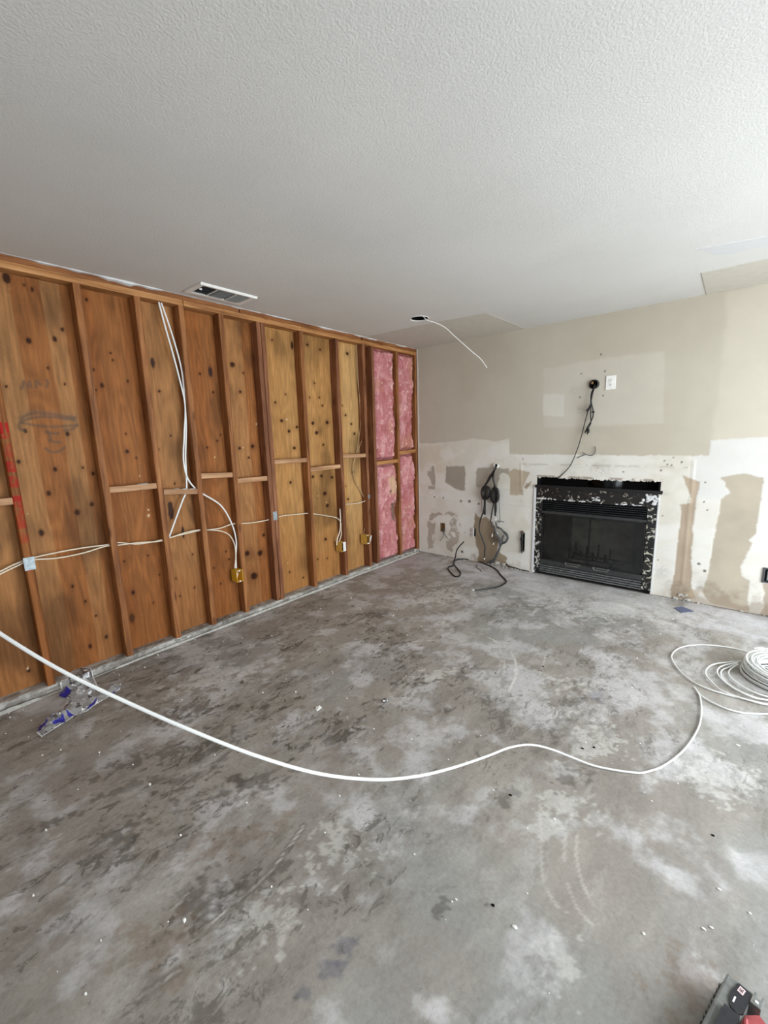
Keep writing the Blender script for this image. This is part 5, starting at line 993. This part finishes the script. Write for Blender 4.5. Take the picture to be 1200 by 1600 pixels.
# ------------------------------------------------------------------ things on the floor
# roll of white cable with loose turns
coil = empty('cable_roll', (3.345, -1.075, 0.0)); tag(coil, 'roll of white electrical cable with loose turns on the floor at the right', 'cable roll')
rr = np.random.RandomState(5)
for lay in range(9):
    mb = MB(); z0 = 0.010 + 0.0102 * lay; jr = 0.007 * math.sin(lay * 2.4); turns = 3
    pts = []
    for k in range(turns * 28 + 1):
        a = 2 * math.pi * k / 28
        r_ = 0.130 + 0.0235 * (k / 28) + 0.004 * math.sin(a + lay * 0.7) + 0.016 * (1 - lay / 10) * (k / 28) / 3 + jr
        pts.append((r_ * math.cos(a + 0.3 * lay), r_ * math.sin(a + 0.3 * lay), z0 + 0.0022 * math.sin(2 * a + lay) + 0.006 * math.sin(a + 2.2)))
    mb.tube(pts, 0.0050, 6, step=0.05, flat=0.8); mb.build('winding', M_NM, coil, smooth=True)
mb = MB(); mb.lathe([(0.122, 0.0), (0.122, 0.088), (0.2, 0.088), (0.2, 0.0)], 40)
for k, P in enumerate(LOOPS):
    pts = [(x - 3.345, y + 1.075, 0.007 + 0.004 * (k % 3)) for x, y in P]
    pts = [(pts[0][0] + 0.0, pts[0][1], 0.03)] + pts[1:-1] + [(pts[-1][0] + 0.02, pts[-1][1] + 0.03, 0.012)]
    # close the turn around the far side of the roll, outside the frame
    x1, y1, _ = pts[-1]; x0, y0, _ = pts[0]; R_ = 0.30 + 0.05 * k
    pts += [(x1 + 0.12 + 0.02 * k, y1 + 0.10, 0.012), (max(x0, x1) + 0.18, (y0 + y1) / 2 + 0.06, 0.02), (x0 + 0.08, y0 + 0.02, 0.022)]
    mb = MB(); mb.tube(pts, 0.0042, 8); mb.build('loose_turn', M_NM, coil, smooth=True)
mb = MB(); mb.tube([(x - 3.345, y + 1.075, 0.006) for x, y in KINK[1:]] + [(0.45, -0.35, 0.008)], 0.0042, 8); mb.build('tail', M_NM, coil, smooth=True)
# the long cable pulled across the room, rising off the floor to the left
mb = MB(); last = RUNNING[-1]
mb.tube([(x, y, z) for x, y, z in RUNNING] + [(0.85, -4.95, 1.42), (1.2, -5.5, 1.85), (1.7, -6.0, 2.2), (2.0, -6.3, 2.432)], lambda t_: 0.0043, 8)
tag(mb.build('long_cable', M_NM, smooth=True), 'long white cable swooping across the whole floor from the left edge', 'cable')
# card
P = CARD; card = MB(); card.prism(P, 0.001, 0.004, 'z'); tag(card.build('blue_card', M_BLUE), 'flat slate-blue card on the floor right of the fireplace', 'card')
# plastic bag
bx = [p[0] for p in BAG]; by = [p[1] for p in BAG]
nx, ny = 150, 150
U, V = np.meshgrid(np.linspace(min(bx), max(bx), nx), np.linspace(min(by), max(by), ny), indexing='ij')
ins = inpoly(U, V, BAG)
cre = fbm(U * 30, V * 30, 3, 3); rid = np.abs(2 * fbm(U * 20 + cre, V * 20, 5, 3) - 1)
edge = np.full(U.shape, 9.0); BP = BAG + [BAG[0]]; edge = seg_dist(U, V, BP)
hgt = 0.003 + sstep(0.0, 0.05, edge) * (0.006 + 0.045 * (1 - rid) ** 2 * cre) + 0.006 * cre
hgt = np.where(U < 0.02, np.maximum(hgt, 0.043), hgt)
bc = np.broadcast_to(np.array([0.0, 0.0, 0.0]), U.shape + (3,)).copy()
for q in BAG_BLUE: bc[..., 2] = np.maximum(bc[..., 2], inpoly(U + 0.012 * (cre - .5), V, q))
ew = (edge < 0.007) | (fbm(U * 42, V * 42, 6, 3) > 0.70); bc[..., 0] = np.where((bc[..., 2] < 0.5) & ew, 1.0, 0.0)  # white edges and flecks painted on as highlights
dk_ = (fbm(U * 34, V * 34, 1, 3) > 0.66); bc[..., 1] = np.where((bc[..., 2] < 0.5) & (bc[..., 0] < .5) & dk_, 1.0, 0.0)
c4 = ins[:-1, :-1] & ins[1:, :-1] & ins[1:, 1:] & ins[:-1, 1:]
t = NT('clear_plastic_with_blue_print'); a = t.n('ShaderNodeAttribute'); a.attribute_name = 'Col'
sp = t.n('ShaderNodeSeparateColor'); t.l(a.outputs['Color'], sp.inputs['Color'])
c = t.mix((0.62, 0.63, 0.63, 1), (0.85, 0.86, 0.88, 1), sp.outputs['Red']); c = t.mix(c, (0.10, 0.09, 0.085, 1), sp.outputs['Green']); c = t.mix(c, lin4((44, 44, 140)), sp.outputs['Blue'])
t.set(Base_Color=c, Roughness=0.18)
al = t.n('ShaderNodeMath', operation='MAXIMUM'); t.l(sp.outputs['Red'], al.inputs[0]); t.l(sp.outputs['Blue'], al.inputs[1])
al3 = t.n('ShaderNodeMath', operation='MAXIMUM'); t.l(al.outputs[0], al3.inputs[0]); t.l(sp.outputs['Green'], al3.inputs[1])
al2 = t.n('ShaderNodeMapRange'); al2.inputs['To Min'].default_value = 0.30; al2.inputs['To Max'].default_value = 0.95; t.l(al3.outputs[0], al2.inputs['Value']); t.l(al2.outputs[0], t.b.inputs['Alpha'])
bag = grid('plastic_bag', np.stack([U, V, hgt], -1), bc, t.m, keep=c4); tag(bag, 'crumpled clear plastic bag with blue printed edges by the stud wall', 'bag')
# cordless tool in the lower right corner
tool = empty('cordless_tool', (3.128, -3.020, 0.0), math.atan2(-0.26, 0.965)); tool.scale = (0.82, 0.82, 0.82); tag(tool, 'red and black cordless tool with a grey battery lying on the floor', 'power tool')
# local x across the battery, local -y along it
mb = MB(); mb.box(0.0, 0.064, -0.26, 0.0, 0.0, 0.082, 0.006); mb.box(-0.006, 0.02, -0.22, -0.012, 0.0, 0.05, 0.004)
for k in range(9): mb.box(-0.010, -0.004, -0.035 - 0.02 * k, -0.025 - 0.02 * k, 0.006, 0.05, 0.001)
bt = mb.build('battery', M_TOOLG, tool)
mb = MB(); mb.prism([(0.030, -0.010), (0.060, -0.010), (0.063, -0.020), (0.063, -0.085), (0.054, -0.100), (0.034, -0.094), (0.025, -0.072), (0.024, -0.050)], 0.080, 0.0865, 'z'); mb.build('top_panel', M_TOOLB, bt)
mb = MB(); mb.prism([(0.036, -0.016), (0.050, -0.018), (0.048, -0.038), (0.034, -0.036)], 0.086, 0.088, 'z'); lb = mb.build('logo_tile', M_LABEL, bt); lb['label'] = 'small pink-white logo tile'
mb = MB()
for q in ((0.038, -0.021, 0.0405, -0.031), (0.0415, -0.023, 0.0435, -0.033), (0.0445, -0.021, 0.0465, -0.032)): mb.prism([(q[0], q[1]), (q[0] + 0.0016, q[1] - .001), (q[2] - 0.001, q[3]), (q[2] - 0.0026, q[3])], 0.088, 0.0886, 'z')
lm = mb.build('logo_mark', M_TOOLB, bt)
mb = MB(); mb.box(0.034, 0.038, -0.078, -0.058, 0.086, 0.088, 0.0005); mb.build('light_strip', M_WHITE, bt)
mb = MB(); mb.prism([(0.024, -0.108), (0.060, -0.108), (0.068, -0.30), (0.022, -0.30)], 0.0, 0.096, 'z'); mb.build('grip', M_TOOLB, tool)
mb = MB(); pts = [(0.085, -0.048), (0.11, -0.06), (0.16, -0.09), (0.20, -0.14), (0.20, -0.30), (0.066, -0.30), (0.060, -0.12), (0.066, -0.075)]
mb.prism(pts, 0.004, 0.075, 'z'); mb.prism([(x * 0.86 + 0.018, y * 0.9 - 0.016) for x, y in pts], 0.075, 0.094, 'z')
for k in range(4): mb.tube([(0.072 + 0.02 * k, -0.10 - 0.01 * k, 0.092), (0.082 + 0.02 * k, -0.15, 0.101), (0.08 + 0.02 * k, -0.24, 0.094)], 0.006, 8)
mb.build('housing', M_TOOLR, tool)
mb = MB(); mb.box(0.064, 0.090, -0.038, -0.012, 0.030, 0.090, 0.002); mb.box(0.066, 0.072, -0.016, 0.004, 0.06, 0.088, 0.001); mb.box(0.083, 0.089, -0.016, 0.002, 0.06, 0.088, 0.001); cl = mb.build('belt_clip', M_TOOLG, tool)
mb = MB(); mb.box(0.073, 0.081, -0.030, -0.022, 0.088, 0.092, 0.001); mb.build('clip_screw', M_WHITE, cl)
# bits of plaster and rubbish
def scrap(name, x, y, s_, mat, label, cat, seed, group=None, flat=0.4):
    mb = MB(); mb.lump((0, 0, s_ * flat), s_, s_ * 0.7, s_ * flat, seed, 2, 0.8); o = mb.build(name, mat, smooth=False); o.location = (x, y, 0); o.rotation_euler = (0, 0, seed); tag(o, label, cat, group)
scrap('foil_scrap', 1.648, -2.633, 0.016, M_CHROME, 'crumpled grey scrap on the middle of the bare floor', 'scrap', 1, flat=0.7)
scrap('paper_chip', 1.395, -2.901, 0.022, M_WHITE, 'pale flat chip on the floor left of the middle', 'chip', 2, flat=0.12)
scrap('dark_offcut', 3.26, -0.98, 0.012, M_DARK, 'tiny black offcut on the floor behind the cable roll', 'scrap', 4)
mb = MB(); rr = np.random.RandomState(21)
for x, y in [(0.944, -2.492), (1.202, -2.613), (1.179, -2.884), (1.935, -2.776), (2.128, -2.652), (2.143, -2.78), (1.882, -3.094), (1.557, -3.719), (2.282, -3.23), (2.471, -3.265), (2.465, -3.279), (3.077, -2.879), (3.094, -2.861)]:
    mb.lump((x, y, 0.001), 0.006, 0.003, 0.003, int(x * 100), 1, 0.8)
for k in range(420):
    x, y = rr.uniform(0.03, 3.6), rr.uniform(-4.3, -0.03)
    if rr.rand() < 0.35: x = 0.03 + abs(rr.randn()) * 0.25
    s_ = 0.0015 + 0.004 * rr.rand() ** 3
    mb.lump((x, y, 0.0005), s_ * (1 + rr.rand()), s_, s_ * 0.6, k, 1, 0.6)
tag(mb.build('plaster_crumbs', M_WHITE), 'white plaster crumbs scattered over the concrete floor', 'debris', kind='stuff')
mb = MB()
for x, y in ((2.632, -2.297), (2.593, -2.338), (2.443, -2.787), (2.57, -3.208), (3.08, -2.5), (1.3, -1.9), (2.2, -1.75), (1.1, -1.2), (2.0, -2.0)):
    mb.lump((x, y, 0.001), 0.007, 0.004, 0.003, int(x * 90), 1, 0.8)
tag(mb.build('dark_crumbs', M_DARK), 'dark crumbs of grit scattered over the concrete floor', 'debris', kind='stuff')
